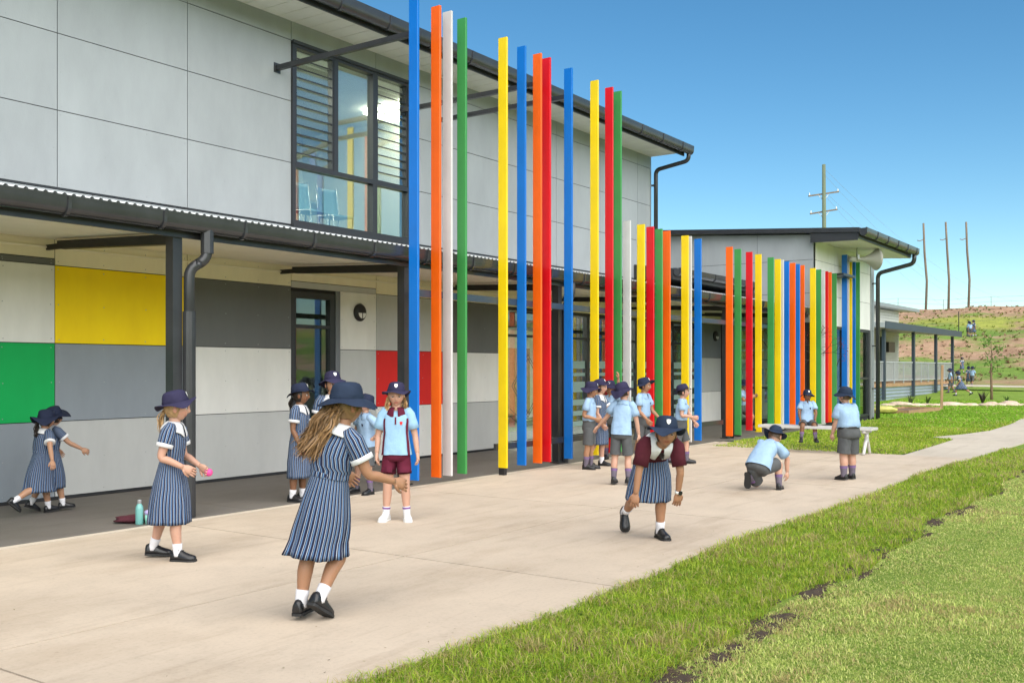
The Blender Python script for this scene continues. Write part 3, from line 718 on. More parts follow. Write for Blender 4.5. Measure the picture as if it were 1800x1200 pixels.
# ------------------------------------------------------------------ wall lights, exit sign, horn loudspeaker
def wall_light(x, label):
    e = empty('wall_light', (x, WY-.001, 2.40), 0, label, 'light', 'round wall lights')
    rr_ = [(0.0, .12), (.035, .125), (.06, .11), (.075, .085)]
    b = MB(); b.rings([[(r*math.cos(a), -y_, r*1.12*math.sin(a)) for a in [2*math.pi*k/28 for k in range(28)]] for y_, r in rr_], True, True, True); edge_split(b.build('housing', M['black'], e))
    b = MB(); pts = [(.082*math.cos(a), -.076, -.01+.085*math.sin(a)) for a in [math.pi+math.pi*k/16 for k in range(17)]]
    b.add(pts+[(x_, -.079, z_) for x_, _, z_ in pts], [tuple(range(17)), tuple(range(33, 16, -1))]+[(k, k+1, k+18, k+17) for k in range(16)]); b.build('diffuser', M['white'], e)
    b = MB(); b.box(-.006, .006, -.084, -.0795, -.095, -.01); b.build('guard', M['black'], e)
wall_light(11.46, 'round black wall light with white half face beside the glazed door')
wall_light(25.25, 'round black wall light on the dark grey panel behind the orange fin')
ex = empty('exit_sign', (22.78, WY+.35, 2.42), 0, 'green running man exit sign behind the glass doors', 'sign')
MB().box(-.19, .19, -.02, .02, -.11, .11).build('plate', mat('exit_green', (.0, .22, .10), .4), ex)
b = MB()
def disc(cx, cz, r): b.add([(cx+r*math.cos(2*math.pi*k/12), -.0225, cz+r*math.sin(2*math.pi*k/12)) for k in range(12)], [tuple(range(12))])
def stick(a, c, w_):
    d = Vector((c[0]-a[0], 0, c[1]-a[1])).normalized(); n = Vector((-d.z, 0, d.x))*w_
    b.add([(a[0]+n.x, -.0225, a[1]+n.z), (c[0]+n.x, -.0225, c[1]+n.z), (c[0]-n.x, -.0225, c[1]-n.z), (a[0]-n.x, -.0225, a[1]-n.z)], [(0, 1, 2, 3)])
disc(-.005, .075, .018); stick((-.01, .055), (-.02, -.01), .014); stick((-.02, -.01), (.03, -.035), .011); stick((.03, -.035), (.025, -.085), .010); stick((-.02, -.01), (-.045, -.05), .011); stick((-.045, -.05), (-.085, -.055), .010); stick((-.01, .045), (.04, .02), .008); stick((-.01, .045), (-.05, .025), .008); stick((-.05, .025), (-.06, -.01), .007)
b.add([(.07, -.0225, -.09), (.12, -.0225, -.09), (.12, -.0225, .09), (.07, -.0225, .09)], [(0, 1, 2, 3)])
b.build('pictogram', M['white'], ex)
hn = empty('horn_loudspeaker', (27.85, 7.88, 4.52), R(-48), 'grey horn loudspeaker fixed under the far block eave', 'loudspeaker')
b = MB(); RR = []
for k in range(15):
    t = k/14; r = .045+.27*t**2.3; RR.append([(-.1+.62*t, r*1.15*math.cos(a), r*.95*math.sin(a)) for a in [2*math.pi*j/28 for j in range(28)]])
for k in range(14, -1, -1):
    t = k/14; r = .035+.262*t**2.3; RR.append([(-.095+.617*t, r*1.15*math.cos(a), r*.95*math.sin(a)) for a in [2*math.pi*j/28 for j in range(28)]])
b.rings(RR, True, True, True); M['horn'] = mat('horn_grey', (.42, .42, .38), .5); b.build('bell', M['horn'], hn, True)
MB().tube([(-.28, 0, 0), (-.22, 0, 0), (-.08, 0, 0)], [.06, .085, .07], 14).build('driver', M['horn'], hn, True)
b = MB(); b.bar((-.05, 0, .05), (-.05, 0, .42), .05, .012, (1, 0, 0)); b.bar((-.05, -.1, .0), (-.05, -.1, .12), .02, .04, (1, 0, 0)); b.build('bracket', M['galv'], hn)

# ------------------------------------------------------------------ upstairs chairs and table seen through the window
M['chair'] = mat('pale_blue_plastic', (.32, .48, .52), .4); M['chrome'] = mat('chrome', (.75, .75, .75), .15, metal=1)
def chair(x, y, rz, label):
    e = empty('chair', (x, y, 3.52), rz, label, 'chair', 'upstairs chairs')
    b = MB(); b.box(-.2, .2, -.2, .2, .44, .465); b.build('seat', M['chair'], e)
    b = MB(); RR = []
    for k in range(8):
        t = k/7; z = .50+.44*t; yb = -.19-.05*t
        RR.append([(u*.21*(1-.12*t), yb-.03*(1-u*u), z) for u in [-1, -.5, 0, .5, 1]])
    b.rings(RR, False); o = b.build('backrest', M['chair'], e, True); sm = o.modifiers.new('s', 'SOLIDIFY'); sm.thickness = .012
    for s in (-1, 1):
        MB().tube([(s*.2, .2, 0), (s*.2, .18, .45), (s*.21, -.18, .47), (s*.215, -.22, .72), (s*.2, -.25, .98)], .011, 8).build('frame', M['chrome'], e, True)
        MB().tube([(s*.2, -.22, 0), (s*.2, -.17, .45)], .011, 8).build('leg', M['chrome'], e, True)
chair(10.42, WY+.62, R(170), 'pale blue chair upstairs behind the left window pane')
chair(11.0, WY+.60, R(185), 'pale blue chair upstairs, second from the left of the window')
chair(11.62, WY+.66, R(175), 'pale blue chair upstairs beside the window mullion')
tb = empty('table', (11.0, WY+1.4, 3.52), 0, 'white table behind the upstairs chairs', 'table')
MB().box(-1.0, 1.0, -.35, .35, .70, .73).build('tabletop', M['white'], tb)
for sx in (-.9, .9):
    for sy in (-.28, .28): MB().box(sx-.02, sx+.02, sy-.02, sy+.02, 0, .70).build('leg', M['chrome'], tb)

# ------------------------------------------------------------------ bench
bn = empty('bench', (18.05, 6.05, 0), R(90), 'long silver aluminium bench on the grass edge before the fins', 'bench')
M['bench'] = mat('brushed_aluminium', (.56, .55, .53), .42, metal=.2, var=.06, vs_=3)
for k, yy in enumerate((-.145, .0, .145)):
    b = MB(); pr = [(yy-.068, .43), (yy+.068, .43), (yy+.07, .44), (yy+.066, .47), (yy+.05, .478), (yy-.05, .478), (yy-.066, .47), (yy-.07, .44)]
    b.extrude_x(pr, -1.22, .84); b.build('plank', M['bench'], bn)
for sx in (-1.08, .68):
    b = MB()
    b.tube([(sx, 0, .40), (sx, .0, .28), (sx, -.08, .20), (sx, -.17, .05), (sx, -.20, 0)], [.035, .04, .032, .028, .03], 10)
    b.tube([(sx, 0, .28), (sx, .08, .20), (sx, .17, .05), (sx, .20, 0)], [.04, .032, .028, .03], 10)
    b.bar((sx, -.2, .405), (sx, .2, .405), .07, .05); b.build('leg', M['bench'], bn, True)

# ------------------------------------------------------------------ bottle, lunch box, jumper on the ground
bx_, by_ = P(245, 921)
bt = empty('water_bottle', (bx_, by_, 0), 0, 'teal steel water bottle standing beside the downpipe', 'bottle')
pr = [(0, .0), (.034, .0), (.037, .006), (.037, .15), (.034, .172), (.022, .195), (.018, .205)]
b = MB(); b.rings([[(r*math.cos(a), r*math.sin(a), z) for a in [2*math.pi*k/20 for k in range(20)]] for r, z in pr[1:]], True, True, True); b.build('body', mat('teal_enamel', (.16, .40, .38), .3), bt, True)
b = MB(); b.rings([[(r*math.cos(a), r*math.sin(a), z) for a in [2*math.pi*k/20 for k in range(20)]] for r, z in ((.02, .203), (.021, .205), (.021, .235), (.017, .24))], True, True, True); edge_split(b.build('cap', M['galv'], bt))
lx, ly = P(259, 921)
lb = empty('lunch_box', (lx+.03, ly, 0), R(20), 'small mint and lilac tub standing next to the teal bottle', 'tub')
MB().tube([(0, 0, 0), (0, 0, .095)], [.045, .05], 16).build('tub', mat('mint', (.25, .55, .45), .4), lb, True)
MB().tube([(0, 0, .095), (0, 0, .125), (0, 0, .135)], [.052, .052, .04], 16).build('lid', mat('lilac', (.42, .36, .62), .4), lb, True)
def blob(name, m_, sx, sy, sz, seed, par=None, nseg=18):
    b = MB(); RR = []
    for i in range(nseg//2+1):
        ph = -math.pi/2+math.pi*i/(nseg//2)
        row = []
        for j in range(nseg):
            a = 2*math.pi*j/nseg; p = Vector((math.cos(ph)*math.cos(a), math.cos(ph)*math.sin(a), math.sin(ph)))
            k = 1+.35*noise.noise(p*1.7+Vector((seed*3.1, seed, 0)))+.15*noise.noise(p*4+Vector((0, seed*2.2, seed)))
            row.append((p.x*sx*k, p.y*sy*k, max(0, .45*sz+p.z*sz*k*.6)))
        RR.append(row)
    b.rings(RR); return b.build(name, m_, par, True)
M['maroon'] = mat('maroon_knit', (.075, .012, .022), .9, var=.25, vs_=30, bump=.3, bs=200)
j = blob('jumper', M['maroon'], .17, .11, .07, 4); jx, jy = P(238, 921); j.location = (jx+.06, jy+.14, 0); j.rotation_euler = (0, 0, R(-35)); tag(j, 'crumpled maroon jumper lying behind the teal bottle', 'jumper')

# ------------------------------------------------------------------ portable classroom with deck
pc = empty('portable_classroom', (56, 13, 0), R(-1), 'portable classroom with blue posted deck, balustrade and corrugated skirt', 'building')
po = Vector((-56, -13, 0))
def pch(o): o.location = po; return o
DX0, DX1, DY = 47.6, 64.3, 12.85
def corr(name, m_, x0, x1, y, z0, z1, pit, amp, par):
    b = MB(); n = int((z1-z0)/pit*4); RR = []
    for k in range(n+1):
        z = z0+(z1-z0)*k/n; RR.append([(x0, y+amp*math.sin(2*math.pi*z/pit), z), (x1, y+amp*math.sin(2*math.pi*z/pit), z)])
    b.rings(RR, False); return b.build(name, m_, par, True)
pch(corr('skirt', M['skirt'], DX0, DX1, DY+.06, -.05, .62, .17, .035, pc))
pch(MB().box(DX0, DX1, DY+.02, 16, .62, .80).build('deck', M['deck'], pc))
for k in range(22):
    pch(MB().box(DX0+k*.76, DX0+k*.76+.745, DY-.02, DY+.018, .63, .80).build('deck_board', M['deck'], pc))
for x in (49.7, 55.15, 60.0, 64.1):
    pch(MB().box(x-.11, x+.11, DY-.16, DY-.022, 0, 3.45).build('post', M['navy_steel'], pc))
for x in (55.6, 60.3): pch(MB().box(x-.08, x+.08, DY+2.9, DY+3.06, .8, 3.4).build('post', M['navy_steel'], pc))
q = MB(); q.add([(x, y, z) for x in (48.6, 64.7) for y, z in ((DY-.45, 3.46), (16.2, 3.75), (16.2, 3.90), (DY-.45, 3.72))], [(0, 1, 5, 4), (1, 2, 6, 5), (2, 3, 7, 6), (3, 0, 4, 7), (0, 3, 2, 1), (4, 5, 6, 7)])
pch(q.build('veranda_roof', M['roof'], pc)); pch(MB().box(48.6, 64.7, DY-.50, DY-.451, 3.42, 3.76).build('fascia', M['navy_steel'], pc))
M['white_rail'] = mat('white_rail', (.36, .38, .39), .5)
for a, b in ((DX0, 49.58), (49.82, 55.02), (55.28, 59.88), (60.12, 63.98)):
    rl = pch(MB().box(a, b, DY-.10, DY-.05, 1.82, 1.88).build('handrail', M['white_rail'], pc)); MB().box(a, b, DY-.095, DY-.055, .92, .97).build('bottom_rail', M['white_rail'], rl)
    x = a+.08
    while x < b:
        MB().box(x, x+.022, DY-.085, DY-.065, .97, 1.82).build('baluster', M['white_rail'], rl); x += .135
    n = max(1, round((b-a)/1.7))
    for k in range(1, n): MB().box(a+(b-a)*k/n-.03, a+(b-a)*k/n+.03, DY-.101, DY-.049, .80, 1.82).build('rail_post', M['white_rail'], rl)
# cabin with horizontal boards
cw = MB().box(46, 64.5, 16.02, 20, 0, 5.05).build('cabin_wall', M['cladding'], pc); pch(cw)
for k in range(25): MB().box(46.0, 64.52, 15.97-.0, 16.018, .82+k*.17, .82+k*.17+.15).build('board', M['cladding'], cw)
for k in range(25): MB().box(64.522, 64.56, 16.0, 20, .82+k*.17, .82+k*.17+.15).build('board', M['cladding'], cw)
pch(MB().box(55.2, 57.6, 15.93, 15.968, .8, 2.9).build('door', M['black'], pc)); pch(MB().box(60.6, 61.9, 15.5, 15.96, 2.5, 3.1).build('air_conditioner', M['char'], pc))
q = MB(); q.add([(x, y, z) for x in (45.5, 66.0) for y, z in ((15.1, 5.06), (20, 5.3), (20, 5.45), (15.1, 5.25))], [(0, 1, 5, 4), (1, 2, 6, 5), (2, 3, 7, 6), (3, 0, 4, 7), (0, 3, 2, 1), (4, 5, 6, 7)]); pch(q.build('roof', M['galv'], pc))
for k in range(4): pch(MB().box(64.32+k*.3, 64.32+k*.3+.28, DY+.1, DY+1.6, 0, .62-.16*k).build('step', M['deck'], pc))
for y in (DY+.06, DY+1.6):
    o = MB(); o.tube([(64.4, y, 1.75), (65.7, y, 1.05), (65.75, y, 0)], .03, 8); o.tube([(64.4, y, .8), (64.4, y, 1.75)], .03, 8); pch(o.build('stair_rail', M['white_rail'], pc, True))

# ------------------------------------------------------------------ garden bed, stakes, rocks, plants, sapling
gb = empty('garden_bed', (36.6, 8.75, 0), R(-4), 'low timber edged garden bed behind the far block corner', 'garden bed')
MB().box(-1.6, 2.0, -.62, -.56, 0, .12).build('sleeper', M['timber'], gb); MB().box(-1.6, 2.0, .62, .68, 0, .12).build('sleeper', M['timber'], gb); MB().box(1.94, 2.0, -.555, .615, 0, .12).build('sleeper', M['timber'], gb); MB().box(-1.6, -1.54, -.555, .615, 0, .12).build('sleeper', M['timber'], gb)
MB().box(-1.53, 1.93, -.55, .61, 0, .06).build('soil', mat('bed_soil', (.16, .10, .06), .95, var=.4, vs_=9, bump=.8, bs=14), gb)
y_ = blob('tarpaulin', mat('yellow_sheet', (.62, .56, .16), .5, var=.2), .40, .35, .2, 9); y_.location = (34.6, 8.95, .06); tag(y_, 'crumpled yellow plastic sheet by the garden bed', 'sheet')
M['rock'] = mat('pink_sandstone', (.50, .36, .25), .85, c2=(.64, .53, .42), vs_=5, bump=.6, bs=16, rand=.15)
rocks = [blob('rock', M['rock'], .34, .26, .2, 20+k) for k in range(5)]
gx0, gx1 = np.array([42.6, 11.2]), np.array([47.5, 4.6])
NR = 64
for k in range(NR):
    t = k/(NR-1); p = gx0*(1-t)+gx1*t
    o = rocks[k] if k < 5 else rocks[k % 5].copy()
    if k >= 5: col.objects.link(o)
    s = rnd.choice((.45, .6, .7, .85, 1.0)) if k not in (7, 8, 22, 23, 41) else 1.35
    o.location = (p[0]+rnd.uniform(-.45, .45), p[1]+rnd.uniform(-.06, .06), -.06); o.rotation_euler = (0, 0, rnd.uniform(0, 6)); o.scale = (s, s, s*rnd.uniform(.6, .95))
    tag(o, 'pinkish sandstone rock in the garden edging across the lawn', 'rock', 'rocks edging the far lawn')
sx, sy = P(1655, 718)
st = MB().box(-.06, .06, -.045, .045, -.1, 1.66).build('timber_stake', M['timber']); st.location = (sx, sy, 0); st.rotation_euler = (R(1), R(1), .3)
tag(st, 'pale timber stake standing in the lawn before the deck', 'stake')
M['leaf'] = attr_mat('leaf', .5, .3, trans=.35); M['blade'] = attr_mat('grass_blade', .55, .25, trans=.5)
M['bark'] = mat('bark', (.20, .13, .08), .9, var=.3, vs_=20, bump=.5, bs=40)
def leaf_cards(b, centre, rad, n, size, cols, r2):
    for _ in range(n):
        p = Vector((r2.gauss(0, 1), r2.gauss(0, 1), r2.gauss(0, 1)*.8))*rad*.5+Vector(centre)
        d = Vector((r2.uniform(-1, 1), r2.uniform(-1, 1), r2.uniform(-.6, .9))).normalized(); s_ = d.cross(Vector((r2.uniform(-1, 1), r2.uniform(-1, 1), r2.uniform(-1, 1)))).normalized()
        L_ = size*r2.uniform(.6, 1.3); c = r2.choice(cols); k = r2.uniform(.75, 1.25); c = tuple(min(1, q*k) for q in c)
        b.add([p, p+d*L_*.5+s_*L_*.28, p+d*L_, p+d*L_*.5-s_*L_*.28], [(0, 1, 2, 3)], None, [c]*4)
tx, ty = P(1743, 703)
sp = empty('sapling', (tx, ty, -.03), 0, 'thin young tree with sparse leaves on the far lawn', 'tree')
r2 = random.Random(3); tr = MB()
tp = [(0, 0, 0), (.03, .01, .8), (-.03, .02, 1.5), (.03, 0, 2.1), (.0, .03, 2.9)]
tr.tube(tp, [.07, .055, .045, .03, .012], 8); lf = MB()
for k in range(15):
    z = 1.15+k*.115; a = r2.uniform(0, 6.3); L_ = r2.uniform(.2, .52); e_ = (math.cos(a)*L_, math.sin(a)*L_, z+L_*.55); tr.tube([(0, 0, z), e_], [.014, .006], 5)
    leaf_cards(lf, e_, .22, 16, .12, [(.10, .22, .03), (.16, .28, .05), (.07, .15, .02)], r2)
leaf_cards(lf, (0, 0, 2.9), .25, 18, .12, [(.10, .22, .03), (.16, .28, .05)], r2)
tr.build('trunk', M['bark'], sp, True); lf.build('crown', M['leaf'], sp, fix=False)
def spiky(px, py, hgt, n, label, colr):
    x, y = P(px, py); e = empty('spiky_plant', (x, y, -.03), 0, label, 'plant', 'spiky plants by the rocks'); b = MB(); r3 = random.Random(int(px))
    for k in range(n):
        a = r3.uniform(0, 6.3); t = r3.uniform(.15, .6); d = Vector((math.cos(a)*t, math.sin(a)*t, 1)); w_ = Vector((-math.sin(a), math.cos(a), 0))*.028
        k_ = r3.uniform(.7, 1.2); c = tuple(q*k_ for q in colr)
        b.add([-w_, w_, d*hgt*.5+w_*.9, d*hgt*.5-w_*.9, d*hgt*r3.uniform(.8, 1.05)+Vector((math.cos(a)*.05, math.sin(a)*.05, 0))], [(0, 1, 2, 3), (3, 2, 4)], None, [c]*5)
    b.build('leaves', M['leaf'], e, fix=False)
spiky(1727, 709, .62, 16, 'dark bronze spiky plant among the rocks near the sapling', (.06, .05, .035))
spiky(1630, 711, .42, 12, 'small green spiky plant among the rocks left of the stake', (.07, .11, .03))
spiky(1600, 712, .5, 12, 'small green spiky plant in front of the corrugated skirt', (.08, .12, .03))
spiky(1770, 707, .35, 14, 'low green tuft behind the rocks right of the sapling', (.08, .15, .03))

# ------------------------------------------------------------------ hillside fence and poles
def th(x, y): return float(terrain_h(np.array(float(x)), np.array(float(y))))-.03
fn = empty('wire_fence', (98, 18, 0), 0, 'wire fence with dark posts along the hillside', 'fence'); fo = Vector((-98, -18, 0))
fp = [(97.5+.04*(k*6.4-26), -26+k*6.4) for k in range(13)]
for x, y in fp: MB().box(x-.035, x+.035, y-.035, y+.035, th(x, y)-.2, th(x, y)+2.15).build('post', M['black'], fn).location = fo
M['wire'] = mat('fence_wire', (.16, .16, .16), .5, metal=.6)
for hgt in (2.1, 1.1): MB().tube([(x, y, th(x, y)+hgt) for x, y in fp], .010, 5).build('wire', M['wire'], fn).location = fo
f2 = empty('wire_fence', (126, 20, 0), 0, 'faint wire fence along the hill crest against the sky', 'fence'); fo2 = Vector((-126, -20, 0))
fp2 = [(127, -26+k*5.2) for k in range(16)]
for x, y in fp2: MB().box(x-.03, x+.03, y-.03, y+.03, th(x, y)-.2, th(x, y)+1.25).build('post', M['galv'], f2).location = fo2
for hgt in (1.2, .65): MB().tube([(x, y, th(x, y)+hgt) for x, y in fp2], .012, 5).build('wire', M['wire'], f2).location = fo2
M['pole'] = mat('weathered_pole', (.17, .135, .10), .9, var=.25, vs_=3, stretch=(1, 1, .15))
M['pole_g'] = mat('treated_pole', (.12, .15, .095), .9, var=.2, vs_=3, stretch=(1, 1, .15))
C35, S35 = math.cos(R(35)), math.sin(R(35))
def at(px, depth):
    r = (px-900)/1750*depth; return depth*C35+r*S35, depth*S35-r*C35
for px, lab in ((1627, 'bare timber pole on the hill crest, left of three'), (1667, 'bare timber pole on the hill crest, middle of three'), (1702, 'bare timber pole on the hill crest, right of three')):
    x, y = at(px, 122); e = empty('timber_pole', (x, y, th(x, y)), 0, lab, 'pole', 'bare poles on the hill crest')
    k = rnd.uniform(-.2, .2); MB().tube([(0, 0, -1), (.1+k, -.1, 3.5), (-.1, .1, 7), (-.25+k, .22, 10.6)], [.15, .14, .13, .115], 10).build('shaft', M['pole'], e, True)
    b = MB(); b.tube([(-.2, .2, 8.6), (-.55, .55, 8.4), (-.75, .8, 8.48)], .05, 6); b.build('bracket', M['pole'], e)
x, y = at(1449, 98); pw = empty('power_pole', (x, y, 4), R(-55), 'tall greenish power pole with two crossarms above the far roof', 'pole')
MB().tube([(0, 0, -5), (.0, 0, 8), (-.05, 0, 17.6)], [.27, .22, .17], 12).build('shaft', M['pole_g'], pw, True)
for z, L_ in ((14.75, 1.5), (13.0, 1.35)):
    MB().bar((-L_, .2, z-.22), (L_, .2, z+.22), .12, .14).build('crossarm', M['pole'], pw)
    for s in (-1, 1):
        MB().bar((s*.55, .2, z-.02+s*.08), (s*.1, .2, z-.55), .05, .05).build('brace', M['galv'], pw)
        MB().tube([(s*(L_-.1), .2, z+s*.2+.07), (s*(L_-.1), .2, z+s*.2+.3)], [.06, .04], 8).build('insulator', M['white'], pw)
wx_, wy_ = at(1449, 98)
for k, (hz, tx_, tz) in enumerate(((17.2+4, 1600, 13.5), (16.6+4, 1575, 12.0), (15+4, 1600, 10.2), (14.6+4, 1560, 9.0))):
    ex_, ey_ = at(tx_+180, 175); a = Vector((wx_, wy_, hz)); bb = Vector((ex_, ey_, tz))
    pts = [a*(1-t)+bb*t-Vector((0, 0, 10*t*(1-t))) for t in [i/16 for i in range(17)]]
    o = MB().tube(pts, .011, 4).build('power_line', M['galv']); tag(o, ['topmost power line sloping right from the power pole', 'second power line from the top of the power pole', 'upper of two power lines from the crossarm', 'lowest power line running off to the right'][k], 'wire', 'power lines')
# low weeds and clods on the hill
def hill_tufts():
    b = MB(); r3 = random.Random(21)
    for _ in range(3000):
        x = r3.uniform(70, 124); y = r3.uniform(-2, 48)
        if not (1530 < 900+1750*((x*S35-y*C35)/(x*C35+y*S35)) < 1900): continue
        yg = 101 < x < 114
        z = th(x, y); c = r3.choice([(.28, .31, .06), (.33, .35, .08), (.2, .25, .05)]) if yg else r3.choice([(.14, .21, .04), (.19, .25, .06), (.36, .26, .15), (.32, .2, .12)])
        s = r3.uniform(.1, .32)
        for _k in range(7):
            a = r3.uniform(0, 6.3); d = Vector((math.cos(a)*.7, math.sin(a)*.7, r3.uniform(.4, 1)))*s; w_ = Vector((-math.sin(a), math.cos(a), 0))*s*.3; p = Vector((x, y, z-.02))
            b.add([p-w_, p+w_, p+d], [(0, 1, 2)], None, [c]*3)
    o = b.build('hill_weeds', M['leaf'], fix=False); tag(o, 'low weeds and tufts scattered over the brown hillside', 'weeds', kind='stuff')
hill_tufts()
# trees beyond the lawn behind the viewer, mirrored in the glass
def big_tree(x, y, s, seed, lab):
    e = empty('gum_tree', (x, y, th(x, y)), 0, lab, 'tree', 'trees mirrored in the glass'); r3 = random.Random(seed)
    b = MB(); b.tube([(0, 0, -.3), (.1, 0, 2*s), (.2, .1, 4.5*s)], [.3*s, .22*s, .1*s], 8); l = MB()
    for k in range(16):
        a = r3.uniform(0, 6.3); q = (math.cos(a)*r3.uniform(.5, 2.3)*s, math.sin(a)*r3.uniform(.5, 2.3)*s, r3.uniform(3.2, 6.6)*s); b.tube([(.1, 0, 2.4*s), q], [.1*s, .03*s], 6)
        leaf_cards(l, q, 1.3*s, 60, .45, [(.04, .08, .02), (.06, .11, .03), (.09, .13, .04)], r3)
    b.build('trunk', M['bark'], e, True); l.build('crown', M['leaf'], e, fix=False)
for k, (x, y, s) in enumerate(((12, -52, 1.2), (24, -60, 1.5), (31, -50, 1.0), (40, -64, 1.4), (3, -66, 1.5))): big_tree(x, y, s, 50+k, ['leafy tree on the slope behind the viewer, second from its near end', 'tallest leafy tree on the slope behind the viewer, middle of five', 'smallest leafy tree on the slope behind the viewer', 'leafy tree on the slope behind the viewer, farthest along', 'leafy tree on the slope behind the viewer, at its near end'][k])

# ------------------------------------------------------------------ grass
DIRT = [(P(px, py), rx, ry) for px, py, rx, ry in ((1204, 1182, .16, .10), (1130, 1190, .09, .06), (1264, 1146, .16, .11), (1290, 1128, .10, .07), (1337, 1107, .18, .10), (1378, 1077, .18, .13), (1360, 1092, .12, .08), (1428, 1034, .27, .14), (1491, 997, .22, .12), (1518, 982, .16, .07), (1545, 962, .30, .11), (1595, 944, .22, .07), (1613, 929, .20, .10), (1646, 914, .26, .08), (1683, 894, .22, .08), (1704, 888, .25, .08), (1350, 939, .30, .05), (1262, 967, .35, .035), (1735, 806, .5, .09), (1005, 1132, .09, .07), (1755, 860, .35, .06), (1150, 1010, .2, .03))]
_rs = random.Random(4)
for _ in range(26):
    _x = 4.4+13*_rs.random()**1.3; DIRT.append(((_x, 2.22+.07*math.sin(_x*1.3)+.05*math.sin(_x*3.1)+_rs.gauss(0, .04)), _rs.uniform(.06, .2), _rs.uniform(.025, .055)))
M['dirt'] = mat('bare_soil', (.030, .019, .012), .95, c2=(.070, .045, .028), vs_=18, bump=.8, bs=45)
crumbs = MB(); rc = random.Random(8)
DIRT = [(p_, rx_*.9, ry_*.72) for p_, rx_, ry_ in DIRT]
for k, ((x, y), rx, ry) in enumerate(DIRT):
    b = MB(); pts = [(0, 0, .010)]; NB = 48
    for j in range(NB):
        a = 2*math.pi*j/NB; q = .82+.5*noise.noise(Vector((math.cos(a)*1.5, math.sin(a)*1.5, k*7.7)))+.35*noise.noise(Vector((math.cos(a)*5, math.sin(a)*5, k*3.1)))+.22*noise.noise(Vector((math.cos(a)*13, math.sin(a)*13, k)))
        pts.append((math.cos(a)*rx*q, math.sin(a)*ry*q, -.001))
    b.add(pts, [(0, j+1, (j+1) % NB+1) for j in range(NB)])
    o = b.build('soil_patch', M['dirt'], ground, True); o.location = (x, y, -.028); rz_ = R(rnd.uniform(-8, 8)); o.rotation_euler = (0, 0, rz_)
    for _ in range(int(30+260*rx)):
        u, v = rc.gauss(0, .62), rc.gauss(0, .62); s = rc.uniform(.004, .014); cx, cy = x+u*rx, y+v*ry
        P8 = [(cx+math.cos(t)*s*rc.uniform(.7, 1.3), cy+math.sin(t)*s*rc.uniform(.7, 1.3), -.028) for t in (0, 1.3, 2.6, 3.9, 5.2)]+[(cx, cy, -.026+s*rc.uniform(.6, 1.1))]
        crumbs.add(P8, [(t, (t+1) % 5, 5) for t in range(5)])
o = crumbs.build('soil_crumbs', M['dirt'], None, True); tag(o, 'loose soil crumbs along the ragged turf joint', 'soil', kind='stuff')

